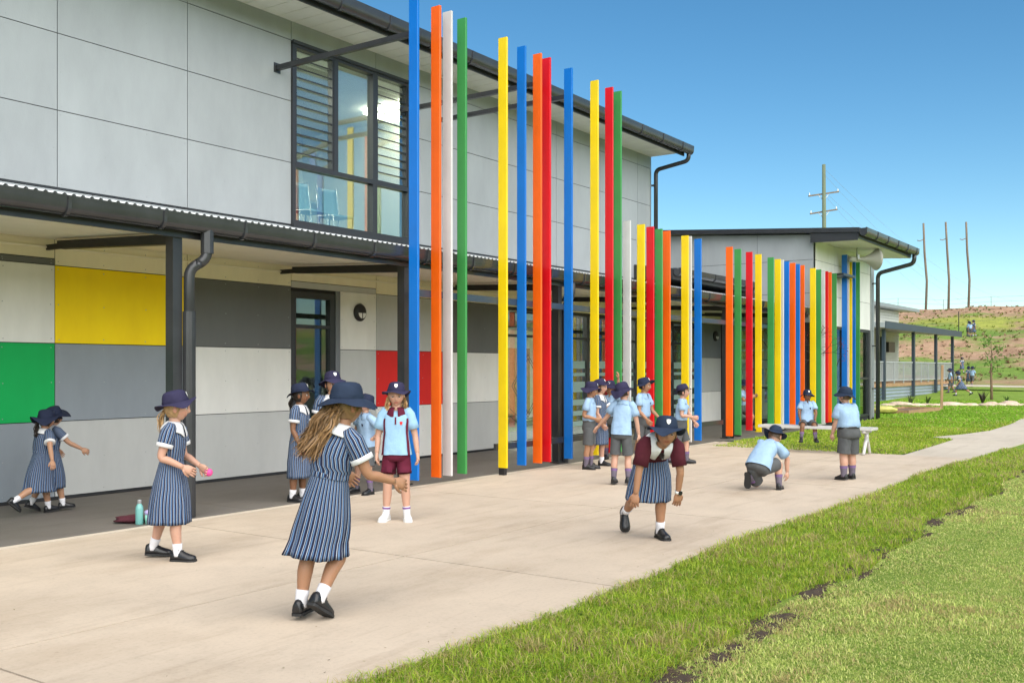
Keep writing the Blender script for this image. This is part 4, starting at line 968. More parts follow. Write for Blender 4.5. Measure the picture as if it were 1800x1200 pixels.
def pix(X, Y):
    z = X*C35+Y*S35; r = X*S35-Y*C35
    return 900+1750*r/np.maximum(z, .1), 648+1750*EYE/np.maximum(z, .1), z
def n2(X, Y, f, s):
    return np.array([noise.noise(Vector((a*f, b*f, s))) for a, b in zip(X, Y)])
def grass(name, label, x0, x1, y0f, y1f, dens0, zref, pw_, hgt, wid, lean, palette, keep=None, dry=.2, seed=1, zmax=60):
    g_ = np.random.default_rng(seed)
    ybound = (min(y0f(t) for t in np.linspace(x0, x1, 20)), max(y1f(t) for t in np.linspace(x0, x1, 20)))
    N_ = int((x1-x0)*(ybound[1]-ybound[0])*dens0)
    X = g_.uniform(x0, x1, N_); Y = g_.uniform(*ybound, N_)
    lo = np.interp(X, np.linspace(x0, x1, 200), [y0f(t) for t in np.linspace(x0, x1, 200)]); hi = np.interp(X, np.linspace(x0, x1, 200), [y1f(t) for t in np.linspace(x0, x1, 200)])
    px, py, z = pix(X, Y)
    ok = (Y > lo) & (Y < hi) & (px > -150) & (px < 2150) & (py < 1420) & (z > 1) & (z < zmax)
    ok &= g_.uniform(0, 1, N_) < np.clip((zref/np.maximum(z, .1))**pw_, 0, 1)
    for (cx, cy), rx, ry in DIRT:
        q = (((X-cx)/rx)**2+((Y-cy)/ry)**2)*g_.uniform(.6, 1.6, N_); ok &= ~(g_.uniform(.06, 1, N_) > q)
    X, Y, z = X[ok], Y[ok], z[ok]
    cl = n2(X, Y, .9, 3.3+seed); cf = n2(X, Y, 5, 9.1)
    if keep is not None:
        kk = keep(X, Y, cl, cf, g_); X, Y, z, cl, cf = X[kk], Y[kk], z[kk], cl[kk], cf[kk]
    n = len(X); sc_ = np.clip(z/zref, 1, 6)**(pw_*.5)
    h = hgt*g_.uniform(.45, 1.25, n)*(1+.5*cl+.35*cf); w_ = wid*g_.uniform(.7, 1.3, n)*sc_
    a = g_.uniform(0, 2*np.pi, n); tl = lean*g_.uniform(.2, 1.3, n)
    dx, dy = np.cos(a), np.sin(a); ta = a+np.pi/2+g_.uniform(-.6, .6, n); sx_, sy_ = np.cos(ta)*w_/2, np.sin(ta)*w_/2
    zb = -.034
    V = np.zeros((n, 5, 3))
    V[:, 0] = np.stack([X-sx_, Y-sy_, np.full(n, zb)], -1); V[:, 1] = np.stack([X+sx_, Y+sy_, np.full(n, zb)], -1)
    mx, my, mz = X+dx*h*tl*.35, Y+dy*h*tl*.35, zb+h*.6
    V[:, 2] = np.stack([mx+sx_*.8, my+sy_*.8, mz], -1); V[:, 3] = np.stack([mx-sx_*.8, my-sy_*.8, mz], -1)
    V[:, 4] = np.stack([X+dx*h*tl, Y+dy*h*tl, zb+h*(1-.25*tl)], -1)
    idx = (np.arange(n)*5)[:, None]+np.array([[0, 1, 2, 0, 2, 3, 3, 2, 4]])
    pal = np.array(palette); pi_ = g_.integers(0, len(pal), n); C = pal[pi_]*g_.uniform(.75, 1.25, (n, 1))*(1+.25*cl[:, None])
    straw = g_.uniform(0, 1, n) < np.clip(dry*(1+2.6*(cf+cl*.8)), .02, .95)
    C[straw] = np.array([.56, .46, .20])*g_.uniform(.6, 1.2, (straw.sum(), 1))
    C = np.clip(C, 0, 1); C5 = np.repeat(C[:, None, :], 5, 1); C5 = np.concatenate([C5, np.ones((n, 5, 1))], -1)
    me = bpy.data.meshes.new(name); me.vertices.add(n*5); me.vertices.foreach_set('co', V.reshape(-1))
    me.loops.add(n*9); me.loops.foreach_set('vertex_index', idx.reshape(-1).astype(np.int32))
    me.polygons.add(n*3); me.polygons.foreach_set('loop_start', np.arange(0, n*9, 3, dtype=np.int32)); me.polygons.foreach_set('loop_total', np.full(n*3, 3, np.int32))
    me.update(calc_edges=True)
    ca = me.color_attributes.new('Col', 'FLOAT_COLOR', 'POINT'); ca.data.foreach_set('color', C5.reshape(-1))
    me.materials.append(M['blade'])
    o = bpy.data.objects.new(name, me); col.objects.link(o); tag(o, label, 'grass', kind='stuff'); print(name, n, 'blades')
    return o
GREEN = [(.27, .42, .03), (.36, .50, .04), (.45, .55, .07), (.16, .30, .025), (.42, .48, .06)]
PALE = [(.56, .62, .17), (.66, .69, .23), (.46, .55, .14), (.72, .71, .29)]
LINE = lambda x: 2.22+.07*math.sin(x*1.3)+.05*math.sin(x*3.1)
grass('turf_grass', 'long bright green turf strip beside the concrete', 2.6, 21, LINE, lambda x: EDGE(x)+.02, 7800, 6.0, 1.6, .066, .0050, 1.25, GREEN, dry=.20, seed=2)
grass('lawn_grass', 'short clipped pale lawn in the foreground', 3.0, 42, lambda x: -9.0 if x > 14 else -4.5, LINE, 7600, 5.6, 1.7, .026, .0044, 1.4, PALE, dry=.24, seed=3, zmax=45)
grass('turf_grass', 'bright green lawn around the bench before the fins', 18.3, 31.5, lambda x: np.interp(x, [18.3, 18.6, 23, 23.6, 24.9, 26.8, 31.5], [4.5, 4.45, 4.52, 5.1, 4.75, 4.45, 4.5]), lambda x: 8.0 if x < 19.6 else 8.15, 1500, 19, 1.6, .065, .016, .9, GREEN, dry=.08, seed=4)
grass('turf_grass', 'bright green lawn beyond the path towards the rocks', 27.5, 62, lambda x: 4.6 if x < 36 else 5.2, lambda x: 8.2 if x < 31.6 else 12.4, 260, 30, 1.0, .07, .04, .9, [(.22, .42, .03), (.28, .46, .04), (.33, .5, .06)], dry=.05, seed=5, zmax=62)

# fallen leaves and specks on the concrete
lt = MB(); r4 = random.Random(77)
for _ in range(260):
    x = r4.uniform(2.6, 18); y = r4.uniform(3.5, 8.2) if r4.random() < .5 else EDGE(x)+abs(r4.gauss(0, .25))+.03; s = r4.uniform(.002, .008); a = r4.uniform(0, 6.3)
    k = r4.uniform(.5, 1.2); c = tuple(q*k for q in r4.choice([(.26, .18, .10), (.28, .28, .10), (.20, .16, .12)]))
    lt.add([(x-math.cos(a)*s*1.6, y-math.sin(a)*s*1.6, .003), (x+math.sin(a)*s*.5, y-math.cos(a)*s*.5, .004), (x+math.cos(a)*s*1.6, y+math.sin(a)*s*1.6, .006), (x-math.sin(a)*s*.5, y+math.cos(a)*s*.5, .004)], [(0, 1, 2, 3)], None, [c]*4)
tag(lt.build('leaf_litter', M['leaf'], None, fix=False), 'tiny leaf scraps scattered over the concrete apron', 'litter', kind='stuff')
# ------------------------------------------------------------------ people
M['skin'] = attr_mat('skin', .5, .35, sss=.12)
def cloth(name, c, var=.12, c2=None, bump=.5): return mat(name, c, .85, var=var, vs_=9, bump=bump, bs=15, spec=.2, c2=c2)
M['navy'] = cloth('navy_hat_cloth', (.018, .024, .052)); M['navyp'] = cloth('purple_navy_hat_cloth', (.028, .025, .060)); M['navyb'] = cloth('faded_blue_hat_cloth', (.019, .030, .058))
M['blue_shirt'] = cloth('light_blue_shirt', (.29, .42, .59), .09, bump=1.0); M['polo'] = cloth('sky_blue_polo', (.27, .44, .60), .08, bump=.9)
M['grey_short'] = cloth('grey_shorts', (.085, .088, .092), .15); M['maroon_short'] = cloth('maroon_shorts', (.105, .012, .03), .1)
M['white_cloth'] = cloth('white_cloth', (.66, .66, .67), .05); M['sock_w'] = cloth('white_sock', (.66, .65, .68), .08); M['sock_g'] = cloth('grey_sock', (.135, .115, .15), .15)
M['band'] = cloth('sock_band', (.20, .10, .28), .1)
M['leather'] = mat('black_leather', (.012, .012, .014), .32, bump=.15, bs=80, spec=.5); M['sole'] = mat('black_rubber', (.016, .016, .017), .7)
M['sneaker'] = mat('white_sneaker', (.70, .70, .69), .6); M['sweater'] = cloth('maroon_jumper', (.072, .012, .020), .2, bump=.5)
M['belt'] = mat('black_belt', (.01, .01, .01), .4); M['pink'] = mat('pink_foam', (.75, .07, .28), .6, bump=.4, bs=60)
M['hair'] = attr_mat('hair', .45, .45)
def stripe_mat():
    m = bpy.data.materials.new('striped_dress'); m.use_nodes = True
    t = m.node_tree; N = t.nodes; L = t.links; b = N['Principled BSDF']; b.inputs['Roughness'].default_value = .85; b.inputs['Specular IOR Level'].default_value = .2
    uv = N.new('ShaderNodeUVMap'); uv.uv_map = 'UVMap'; sep = N.new('ShaderNodeSeparateXYZ'); L.new(uv.outputs[0], sep.inputs[0])
    md = N.new('ShaderNodeMath'); md.operation = 'FRACT'; L.new(sep.outputs[0], md.inputs[0])
    r = N.new('ShaderNodeValToRGB'); r.color_ramp.interpolation = 'CONSTANT'; e = r.color_ramp.elements
    nv, lb_, wh = (.018, .021, .050, 1), (.11, .20, .36, 1), (.42, .46, .53, 1)
    st = [(0, nv), (.42, lb_), (.66, nv), (.82, wh), (.94, nv)]
    while len(e) < len(st): e.new(.5)
    for k, (p, c) in enumerate(st): e[k].position = p; e[k].color = c
    L.new(md.outputs[0], r.inputs[0]); L.new(r.outputs[0], b.inputs['Base Color'])
    tc = N.new('ShaderNodeTexCoord'); n2_ = N.new('ShaderNodeTexNoise'); n2_.inputs['Scale'].default_value = 18; L.new(tc.outputs['Object'], n2_.inputs['Vector'])
    bp = N.new('ShaderNodeBump'); bp.inputs['Strength'].default_value = .3; bp.inputs['Distance'].default_value = .01; L.new(n2_.outputs[0], bp.inputs['Height']); L.new(bp.outputs[0], b.inputs['Normal'])
    return m
M['stripe'] = stripe_mat()
SKIN = dict(fair=(.50, .285, .205), tan=(.34, .175, .10), brown=(.19, .09, .048), olive=(.41, .225, .14))
HAIR = dict(blonde=(.36, .22, .10), brown=(.10, .055, .028), dark=(.022, .014, .010), lbrown=(.22, .125, .055))
V3 = Vector
def cat(pts, vals, n):
    """Catmull-Rom through pts with interpolated values"""
    out = []; ov = []; m = len(pts)
    for i in range(m-1):
        p0, p1, p2, p3 = pts[max(i-1, 0)], pts[i], pts[i+1], pts[min(i+2, m-1)]
        for k in range(n):
            t = k/n
            out.append(.5*((2*p1)+(p2-p0)*t+(2*p0-5*p1+4*p2-p3)*t*t+(3*p1-p0-3*p2+p3)*t**3)); ov.append(vals[i]*(1-t)+vals[i+1]*t)
    out.append(pts[-1]); ov.append(vals[-1]); return out, ov
def dirv(p, a, side):
    p, a = R(p), R(a); return V3((math.sin(p)*math.cos(a), side*math.sin(a), -math.cos(p)*math.cos(a)))
def ring(c, A, B, ra, rb, seg, ex=2.0, rip=None):
    out = []
    for k in range(seg):
        t = 2*math.pi*k/seg; ca, sa = math.cos(t), math.sin(t)
        x = math.copysign(abs(ca)**(2/ex), ca); y = math.copysign(abs(sa)**(2/ex), sa); q = rip(t) if rip else 1
        out.append(c+A*(x*ra*q)+B*(y*rb*q))
    return out
def wr(p, amp, f, s):
    q = V3((p.x, p.y, p.z*.6)); n_ = noise.noise(q*f*2.4+V3((s, 7, s)))*.45
    return p+V3((noise.noise(q*f+V3((s, 0, 0)))+n_, noise.noise(q*f+V3((0, s, 3)))+n_, .5*noise.noise(q*f+V3((5, 0, s)))))*amp

def head_mesh(b, C, RM, k, skin, hi, brow=(.06, .035, .02), mouth=0, hat=True):
    """head centred at C, RM rotation matrix, k = scale (head height / 0.2)"""
    nu, nv = (72, 52) if hi else (20, 14)
    lip = (skin[0]*.78, skin[1]*.45, skin[2]*.45); V = []; CO = []
    for i in range(nv+1):
        ph = -math.pi/2+math.pi*i/nv
        for j in range(nu):
            th_ = 2*math.pi*j/nu; x, y, z = math.cos(ph)*math.cos(th_), math.cos(ph)*math.sin(th_), math.sin(ph)
            X, Y, Z = x*.090, y*.0735, z*.102
            if z < 0:
                t = -z; Y *= 1-.36*t**1.6
                if x < 0: X *= 1-.38*t**1.2
                else: X *= 1-.10*t
            if x > .2: X -= .006*(x-.2)*(1-abs(y))
            f = max(0, x)
            g = lambda cy, cz, sy, sz: math.exp(-((Y-cy)/sy)**2-((Z-cz)/sz)**2)
            if f > .15:
                X += .015*g(0, -.030, .0105, .013)+.007*g(0, -.010, .009, .020)          # nose
                X -= .0065*(g(.031, -.002, .016, .011)+g(-.031, -.002, .016, .011))       # sockets
                X += .0030*g(0, .018, .045, .010)                                         # brow
                X += .0035*g(0, -.0555, .020, .0045)+.004*g(0, -.0645, .017, .005)-.0025*g(0, -.060, .018, .002) - mouth*.012*g(0, -.061, .015, .006)
                X += .005*g(0, -.088, .016, .011)+.004*(g(.036, -.040, .018, .018)+g(-.036, -.040, .018, .018))
            V.append(C+RM@(V3((X, Y, Z))*k))
            c = list(skin)
            if f > .15:
                def mixc(cc, w_):
                    w_ = min(1, w_)
                    for q in range(3): c[q] = c[q]*(1-w_)+cc[q]*w_
                mixc((skin[0]*1.02, skin[1]*.72, skin[2]*.68), .45*(g(.042, -.038, .02, .018)+g(-.042, -.038, .02, .018)))
                mixc((skin[0], skin[1]*.8, skin[2]*.76), .4*g(0, -.032, .013, .012))
                mixc(lip, 1.1*math.exp(-((Y)/.021)**4)*math.exp(-((Z+.060)/.0085)**4))
                mixc((.12, .03, .03), (.9 if mouth else .7)*math.exp(-(Y/.019)**4)*math.exp(-((Z+.060)/(.0055 if mouth else .0018))**2))
                for s in (-1, 1):
                    mixc(brow, .75*math.exp(-((Y-s*.032)/.017)**4)*math.exp(-((Z-.016-.08*(.02-abs(abs(Y)-.032)))/.0042)**2))
                    mixc((.05, .03, .025), .85*math.exp(-((Y-s*.031)/.0165)**4)*math.exp(-((Z-.0045+((Y-s*.031)/.0165)**2*.003)/.0028)**2))   # lash line
                    mixc((.03, .012, .01), .5*math.exp(-((Y-s*.007)/.004)**2-((Z+.0405)/.003)**2))
            CO.append(tuple(c))
    F = [(i*nu+j, i*nu+(j+1) % nu, (i+1)*nu+(j+1) % nu, (i+1)*nu+j) for i in range(nv) for j in range(nu)]
    b.add(V, F, None, CO)
    def ball(c, r, colf, n=10):
        VV = []; CC = []
        for i in range(n+1):
            ph = -math.pi/2+math.pi*i/n
            for j in range(n*2):
                a = math.pi*j/n; d = V3((math.cos(ph)*math.cos(a), math.cos(ph)*math.sin(a), math.sin(ph)))
                VV.append(C+RM@((V3(c)+V3((d.x*r[0], d.y*r[1], d.z*r[2])))*k)); CC.append(colf(d))
        m = n*2; b.add(VV, [(i*m+j, i*m+(j+1) % m, (i+1)*m+(j+1) % m, (i+1)*m+j) for i in range(n) for j in range(m)], None, CC)
    if hi:
        for s in (-1, 1):
            ball((.0705, s*.031, -.0035), (.0105, .0125, .0075), lambda d: (.02, .015, .012) if d.x > .80 else ((.10, .065, .04) if d.x > .62 else (.62, .60, .58)), 9)
            ball((-.004, s*.0735, -.012), (.017, .009, .028), lambda d: (skin[0], skin[1]*.85, skin[2]*.82), 8)
    else:
        for s in (-1, 1): ball((-.004, s*.073, -.012), (.017, .009, .028), lambda d: skin, 4)

def hand_mesh(b, wp, d, n, h, skin, curl, side, hi):
    """palm and five fingers: wp wrist, d forearm direction, n palm normal (the side fingers curl to)"""
    b.cc = skin
    n = (n-d*n.dot(d)).normalized(); s = d.cross(n).normalized()*side    # s points to the thumb side
    pl = .052*h; pw = .026*h
    b.rings([ring(wp+d*t*pl, s, n, pw*w_, .0125*h*q, 10, 2.6) for t, w_, q in ((-.15, .62, 1.0), (.1, .72, 1.0), (.4, .98, 1.05), (.75, 1.06, .95), (1.0, 1.0, .8), (1.06, .8, .5))], True, True, True)
    for k, L_ in enumerate((.043, .049, .045, .035)):
        u = (1.5-k)/1.5; base = wp+d*pl*.93+s*(u*pw*.76)
        p = base; dd = (d+s*u*.10).normalized(); pts = [p-d*.006*h]; rr = [.0066*h]
        for q, seg in enumerate((.42, .33, .25)):
            ang = R(curl*(.55+.5*q)+6*k*.5); dd = (dd*math.cos(ang)+n*math.sin(ang)).normalized(); p = p+dd*(L_*h*seg); pts.append(p); rr.append(h*(.0064, .0058, .0042)[q])
        b.tube(pts, rr, 6 if hi else 4)
    tb_ = wp+d*pl*.28+s*pw*.72; td = (d*.72+s*.62+n*.30).normalized(); t2 = (d*.9+s*.18+n*.42).normalized()
    b.tube([tb_-td*.012*h, tb_+td*.018*h, tb_+td*.020*h+t2*.016*h, tb_+td*.020*h+t2*.030*h], [.0095*h, .0082*h, .0072*h, .005*h], 6 if hi else 4)

def shoe(par, an, fy, fp, h, kind, hi, roll=0):
    """school shoe, an = ankle, fy yaw, fp toe-down pitch"""
    fy, fp = R(fy), R(fp)
    f = V3((math.cos(fy)*math.cos(fp), math.sin(fy)*math.cos(fp), -math.sin(fp))); s = V3((-math.sin(fy), math.cos(fy), 0)); u = f.cross(s); L_ = .158*h; z0 = -.042*h
    prof = [(-.27, .55, .70), (-.25, .80, .86), (-.16, .95, .98), (.0, .92, 1.02), (.16, .98, .96), (.30, 1.12, .72), (.48, 1.22, .56), (.60, 1.12, .48), (.69, .85, .40), (.73, .45, .26)]
    up = MB(); RR = []
    for t, w_, hh in prof:
        c = an+f*(t*L_)+u*z0; wv = .0265*h*w_; hv = .062*h*hh
        RR.append([c+s*(wv*x)+u*(.010*h+hv*z) for x, z in ((-.92, 0), (-1, .28), (-.86, .62), (-.5, .92), (0, 1), (.5, .92), (.86, .62), (1, .28), (.92, 0))])
    up.rings(RR, True, True, True)
    o = up.build('shoe', M['sneaker'] if kind == 'sneaker' else M['leather'], par, True)
    sl = MB(); RR = []
    for t, w_, hh in prof:
        c = an+f*(t*L_*1.03)+u*z0; wv = .0285*h*w_; hl = .0 if (t < .12 or t > .2) else .0
        RR.append([c+s*(wv*x)+u*(z*.012*h) for x, z in ((-1, 0), (-1, 1), (1, 1), (1, 0))])
    sl.rings(RR, True, True, True); sl.build('sole', M['sneaker'] if kind == 'sneaker' else M['sole'], o)
    if hi:
        lc = MB()
        for k in range(3):
            t = .12+k*.075; c = an+f*(t*L_)+u*(z0+.010*h+.062*h*(.985-.16*k)+.001)
            lc.tube([c-s*.016*h, c+u*.003*h, c+s*.016*h], .0028*h, 5)
        c = an+f*(.10*L_)+u*(z0+.074*h); lc.tube([c-s*.022*h-u*.008*h, c-s*.010*h+u*.010*h, c, c+s*.010*h+u*.010*h, c+s*.022*h-u*.008*h], .0026*h, 5)
        lc.build('laces', M['sneaker'] if kind == 'sneaker' else M['sole'], o)
    return [an+f*(t*L_)+u*z0 for t in (-.26, .70)]

def hat_mesh(par, C, RM, k, m_, hi, tilt=0, brim=.048, droop=.034, seed=0, wav=.014, emblem=True, cap=False):
    T = RM@Matrix.Rotation(R(tilt), 3, 'Y'); seg = 48 if hi else 16; r_ = random.Random(seed); ph = r_.uniform(0, 6); RR = []
    rows = [(.012, .122), (.044, .120), (.066, .112), (.078, .098), (.084, .074), (.0885, .050), (.0905, .034), (.0915, .028)]
    def pt(r, z, t, w_=0):
        q = 1+(.045*noise.noise(V3((math.cos(t)*2+seed, math.sin(t)*2, z*26))) if w_ == 0 else 0)
        return C+T@(V3((r*1.07*math.cos(t)*q-.006, r*.93*math.sin(t)*q, .010+z+(wav*w_*math.sin(2*t+ph)+wav*.5*w_*math.sin(3*t+ph*2)+wav*1.3*w_*noise.noise(V3((math.cos(t)*1.6, math.sin(t)*1.6, seed)))) if True else 0))*k)
    AN = [2*math.pi*j/seg for j in range(seg)]
    for r, z in rows: RR.append([pt(r, z, t) for t in AN])
    nb = 7; brim *= 1.22; droop *= 1.2; wav *= 1.35
    bl = lambda t: brim*(1.0 if not cap else max(.12, (math.cos(t)-.25)*1.15 if math.cos(t) > .25 else .12))
    for q in range(1, nb+1):
        w_ = q/nb; RR.append([pt(.0915+bl(t)*w_, .028-droop*w_**1.25*(bl(t)/brim), t, w_) for t in AN])
    RR.append([pt(.0915+bl(t)*1.01, .0262-droop*(bl(t)/brim), t, 1) for t in AN])
    for q in range(nb-1, -1, -1):
        w_ = q/nb; RR.append([pt(.0905+bl(t)*w_, .0245-droop*w_**1.25*(bl(t)/brim), t, w_) for t in AN])
    RR.append([pt(.085, .035, t) for t in AN])
    b = MB(); b.rings(RR, True, True, False); hat = b.build('hat', m_, par, True)
    if hi:
        bd = MB(); bd.rings([[pt(.0935, z, t) for t in AN] for z in (.030, .036, .043, .047)]); bd.build('hat_band', m_, hat, True)
    if emblem:
        e = MB(); g = [(-.015, .090), (0, .093), (.015, .090), (.015, .071), (.009, .060), (0, .054), (-.009, .060), (-.015, .071)]
        P_ = []
        for y, z in g:
            rr_ = np.interp(z, [.028, .034, .072, .102], [.0935, .0935, .0885, .080]); t = math.asin(y/(rr_*.93)); P_.append(pt(rr_+.0022, z, t))
        e.add(P_, [tuple(range(8))]); e.build('emblem', M['white'], hat)
    return hat

def hair_cap(par, C, RM, k, colr, hi, low=-.055):
    b = MB(); RR = []; n = 36 if hi else 12; m = 14 if hi else 6; CO = []
    for i in range(m+1):
        row = []
        for j in range(n):
            a = 2*math.pi*j/n; front = math.cos(a)
            zl = low if front < .25 else low+(.085-low)*min(1, (front-.25)/.25)
            z = .104-(.104-zl)*i/m; z = max(z, zl)
            s = math.sqrt(max(.02, 1-(z/.106)**2)); sh = 1 if z > 0 else 1+.10*z/.1
            row.append(C+RM@(V3((.0965*s*math.cos(a)*sh-.003, .0795*s*math.sin(a)*sh, z))*k)); q = .75+.5*random.random(); CO.append(tuple(x*q for x in colr))
        RR.append(row)
    b.rings(RR, True, True, False, cols=CO); return b.build('hair', M['hair'], par, True)

def strands(par, roots, n, colr, seed, name='hair', hi=True, w_=.007):
    """hair locks: roots = list of (start, mid, end, spread)"""
    b = MB(); r3 = random.Random(seed)
    for q in range(n):
        a, m1, e, sp = roots[q % len(roots)]
        js = lambda s: V3((r3.gauss(0, s), r3.gauss(0, s), r3.gauss(0, s)))
        p0 = V3(a)+js(sp*.55); p1 = V3(m1)+js(sp*.8); p2 = V3(e)+js(sp)+(V3(e)-V3(m1))*r3.uniform(-.25, .12)
        P_, _ = cat([p0, (p0+p1)/2+js(sp*.15)+V3((0, 0, .012)), p1, (p1+p2)/2+js(sp*.3), p2], [0]*5, 3)
        f = r3.uniform(0, 6); P_ = [p+V3((math.sin(f+i*1.3), math.cos(f+i*1.3), 0))*.004 for i, p in enumerate(P_)]
        k_ = r3.uniform(.5, 1.5); c = tuple(x*k_ for x in colr); n_ = len(P_)
        d = (P_[-1]-P_[0]); s = d.cross(V3((r3.uniform(-1, 1), r3.uniform(-1, 1), r3.uniform(-1, 1)))).normalized(); ww = [w_*.5+w_*math.sin(math.pi*min(1, (i+1)/n_))*.8 for i in range(n_)]; ww[-1] = .001
        V = []; F = []
        for i, p in enumerate(P_): V += [p-s*ww[i], p+s*ww[i]]
        b.add(V, [(2*i, 2*i+1, 2*i+3, 2*i+2) for i in range(n_-1)], None, [c]*len(V))
    return b.build(name, M['hair'], par, True, fix=False)

def person(label, px, py, rel, h, outfit, pose, skin='fair', hair='brown', hairstyle='short', hat='navy', hatkw=None, group=None, hi=True, loc=None, z0=0.0, zhip=None, shoes='school', socks='w', sleeve=.62, hem=1.0, ripple=.06, belt=False, swing=(0, 0), mouth=0, arm_bits=None, seed=None, tuck=True, fat=1.0):
    x, y = loc if loc else P(px, py, z0)
    ray = math.atan2(y, x); e = empty('person', (x, y, z0), ray+math.pi+R(rel), label, 'person', group)
    sd = seed if seed is not None else int(px*7+py) % 1000
    sk = SKIN[skin]; hr = HAIR[hair]; g = lambda k, d: pose.get(k, d)
    lp, lr = g('lean', (2, 0)); lp2, lr2 = g('lean2', (lp, lr)); tw = R(g('tw', 0)); seg = 40 if hi else 14
    up = lambda p, r: V3((math.sin(R(p))*math.cos(R(r)), math.sin(R(r)), math.cos(R(p))*math.cos(R(r)))).normalized()
    u1, u2 = up(lp, lr), up(lp2, lr2); hip = V3((0, 0, 0)); wst = hip+u1*.105*h; cb = hip+u1*.15*h; nb = cb+u2*.15*h
    L0 = V3((0, 1, 0)); L0 = (L0-u1*L0.dot(u1)).normalized(); F0 = L0.cross(u1)
    L2 = V3((-math.sin(tw), math.cos(tw), 0)); L2 = (L2-u2*L2.dot(u2)).normalized(); F2 = L2.cross(u2)
    J = {}
    for s, nme in ((1, 'L'), (-1, 'R')):
        tp, ta, sp, sa, fp, fy = g('leg'+nme, (2, 3, -2, 1, 0, 6))
        hj = hip+L0*(s*.050*h)-u1*.015*h; kn = hj+dirv(tp, ta, s)*.238*h; an = kn+dirv(sp, sa, s)*.215*h
        J['hip'+nme], J['kn'+nme], J['an'+nme] = hj, kn, an; J['foot'+nme] = (fp, s*fy)
        a_p, a_a, f_p, f_a = g('arm'+nme, (-4, 9, 12, 3))
        sh = nb+L2*(s*.098*h)-u2*.012*h; el = sh+dirv(a_p, a_a, s)*.162*h; wd = dirv(f_p, f_a, s); wi = el+wd*.140*h
        J['sh'+nme], J['el'+nme], J['wr'+nme], J['wd'+nme] = sh, el, wi, wd
    # put the lower sole on the ground
    lows = []
    for nme in 'LR':
        fp, fy = J['foot'+nme]; f = V3((math.cos(R(fy))*math.cos(R(fp)), math.sin(R(fy))*math.cos(R(fp)), -math.sin(R(fp)))); u = f.cross(V3((-math.sin(R(fy)), math.cos(R(fy)), 0)))
        lows += [(J['an'+nme]+f*(t*.158*h)-u*.042*h).z for t in (-.26, .70)]
    lows += [J['kn'+n].z-.035*h for n in 'LR']
    dz = V3((0, 0, -min(lows))) if zhip is None else V3((0, 0, zhip))
    sw = V3((g('shift', (0, 0))[0], g('shift', (0, 0))[1], 0))
    dz = dz+sw
    for q in J:
        if isinstance(J[q], Vector) and not q.startswith('wd'): J[q] = J[q]+dz
    hip, wst, cb, nb = hip+dz, wst+dz, cb+dz, nb+dz
    hy, hp, hrl = g('head', (0, 0, 0)); k = h*.158/.2*(1.0 if h > 1.3 else 1.03)
    RM = (Matrix.Rotation(R(hy), 3, 'Z')@Matrix.Rotation(R(hp), 3, 'Y')@Matrix.Rotation(R(hrl), 3, 'X'))
    hu = RM@V3((0, 0, 1)); C = nb+(u2*.55+hu*.45).normalized()*.128*h+F2*.012*h
    # ---- body
    b = MB(); b.cc = sk; ns = 14 if hi else 8
    for nme, s in (('L', 1), ('R', -1)):
        P_, r_ = cat([J['sh'+nme], J['sh'+nme].lerp(J['el'+nme], .5), J['el'+nme], J['el'+nme].lerp(J['wr'+nme], .35), J['wr'+nme]], [.030*h*fat, .0285*h*fat, .0225*h*fat, .0225*h*fat, .0150*h], 4 if hi else 2); b.tube(P_, r_, ns)
        m_ = J['kn'+nme].lerp(J['an'+nme], .32)-dirv(pose.get('leg'+nme, (2, 3, -2, 1, 0, 6))[2]+90, 0, s)*.006*h
        P_, r_ = cat([J['hip'+nme], J['hip'+nme].lerp(J['kn'+nme], .5), J['kn'+nme], m_, J['kn'+nme].lerp(J['an'+nme], .7), J['an'+nme], J['an'+nme]-V3((0, 0, .02*h))], [.047*h*fat, .045*h*fat, .0335*h*fat, .0345*h*fat, .0255*h*fat, .0215*h, .022*h], 4 if hi else 2); b.tube(P_, r_, ns)
        nrm = g('palm'+nme, None); nrm = V3(nrm) if nrm else (-L2*s*.9+V3((0, 0, -.1)))
        hand_mesh(b, J['wr'+nme], (J['wd'+nme]+V3(g('wrist'+nme, (0, 0, 0)))).normalized(), nrm, h, sk, g('curl'+nme, 22), s, hi)
    b.cc = sk
    b.rings([ring(c, L_, F_, ra*h, rb*h, 18 if hi else 10, 2.3) for c, L_, F_, ra, rb in ((hip-u1*.055*h, L0, F0, .05, .045), (hip, L0, F0, .088, .066), (wst, L0, F0, .076, .056), (cb, L2, F2, .082, .060), (cb+u2*.08*h, L2, F2, .09, .062), (nb-u2*.02*h, L2, F2, .085, .045), (nb+u2*.008*h, L2, F2, .04, .036))], True, True, True)
    b.tube([nb-u2*.03*h, nb+u2*.03*h, C-hu*.03*h-(RM@V3((1, 0, 0)))*.012*h], [.040*h, .034*h, .033*h], ns)
    if not hi or True: head_mesh(b, C, RM, k, sk, hi, tuple(q*.6 for q in hr), mouth)
    body = b.build('body', M['skin'], e, True)
    # ---- hat and hair
    if hat: hk = dict(hatkw or {}); hk['tilt'] = hk.get('tilt', 0)-6; hat_mesh(e, C, RM, k, M[hat], hi, seed=sd, **hk)
    hc = hair_cap(e, C, RM, k, hr, hi, -.075 if hairstyle != 'short' else -.048)
    bk_ = lambda x_, y_, z_: C+RM@(V3((x_, y_, z_))*k)
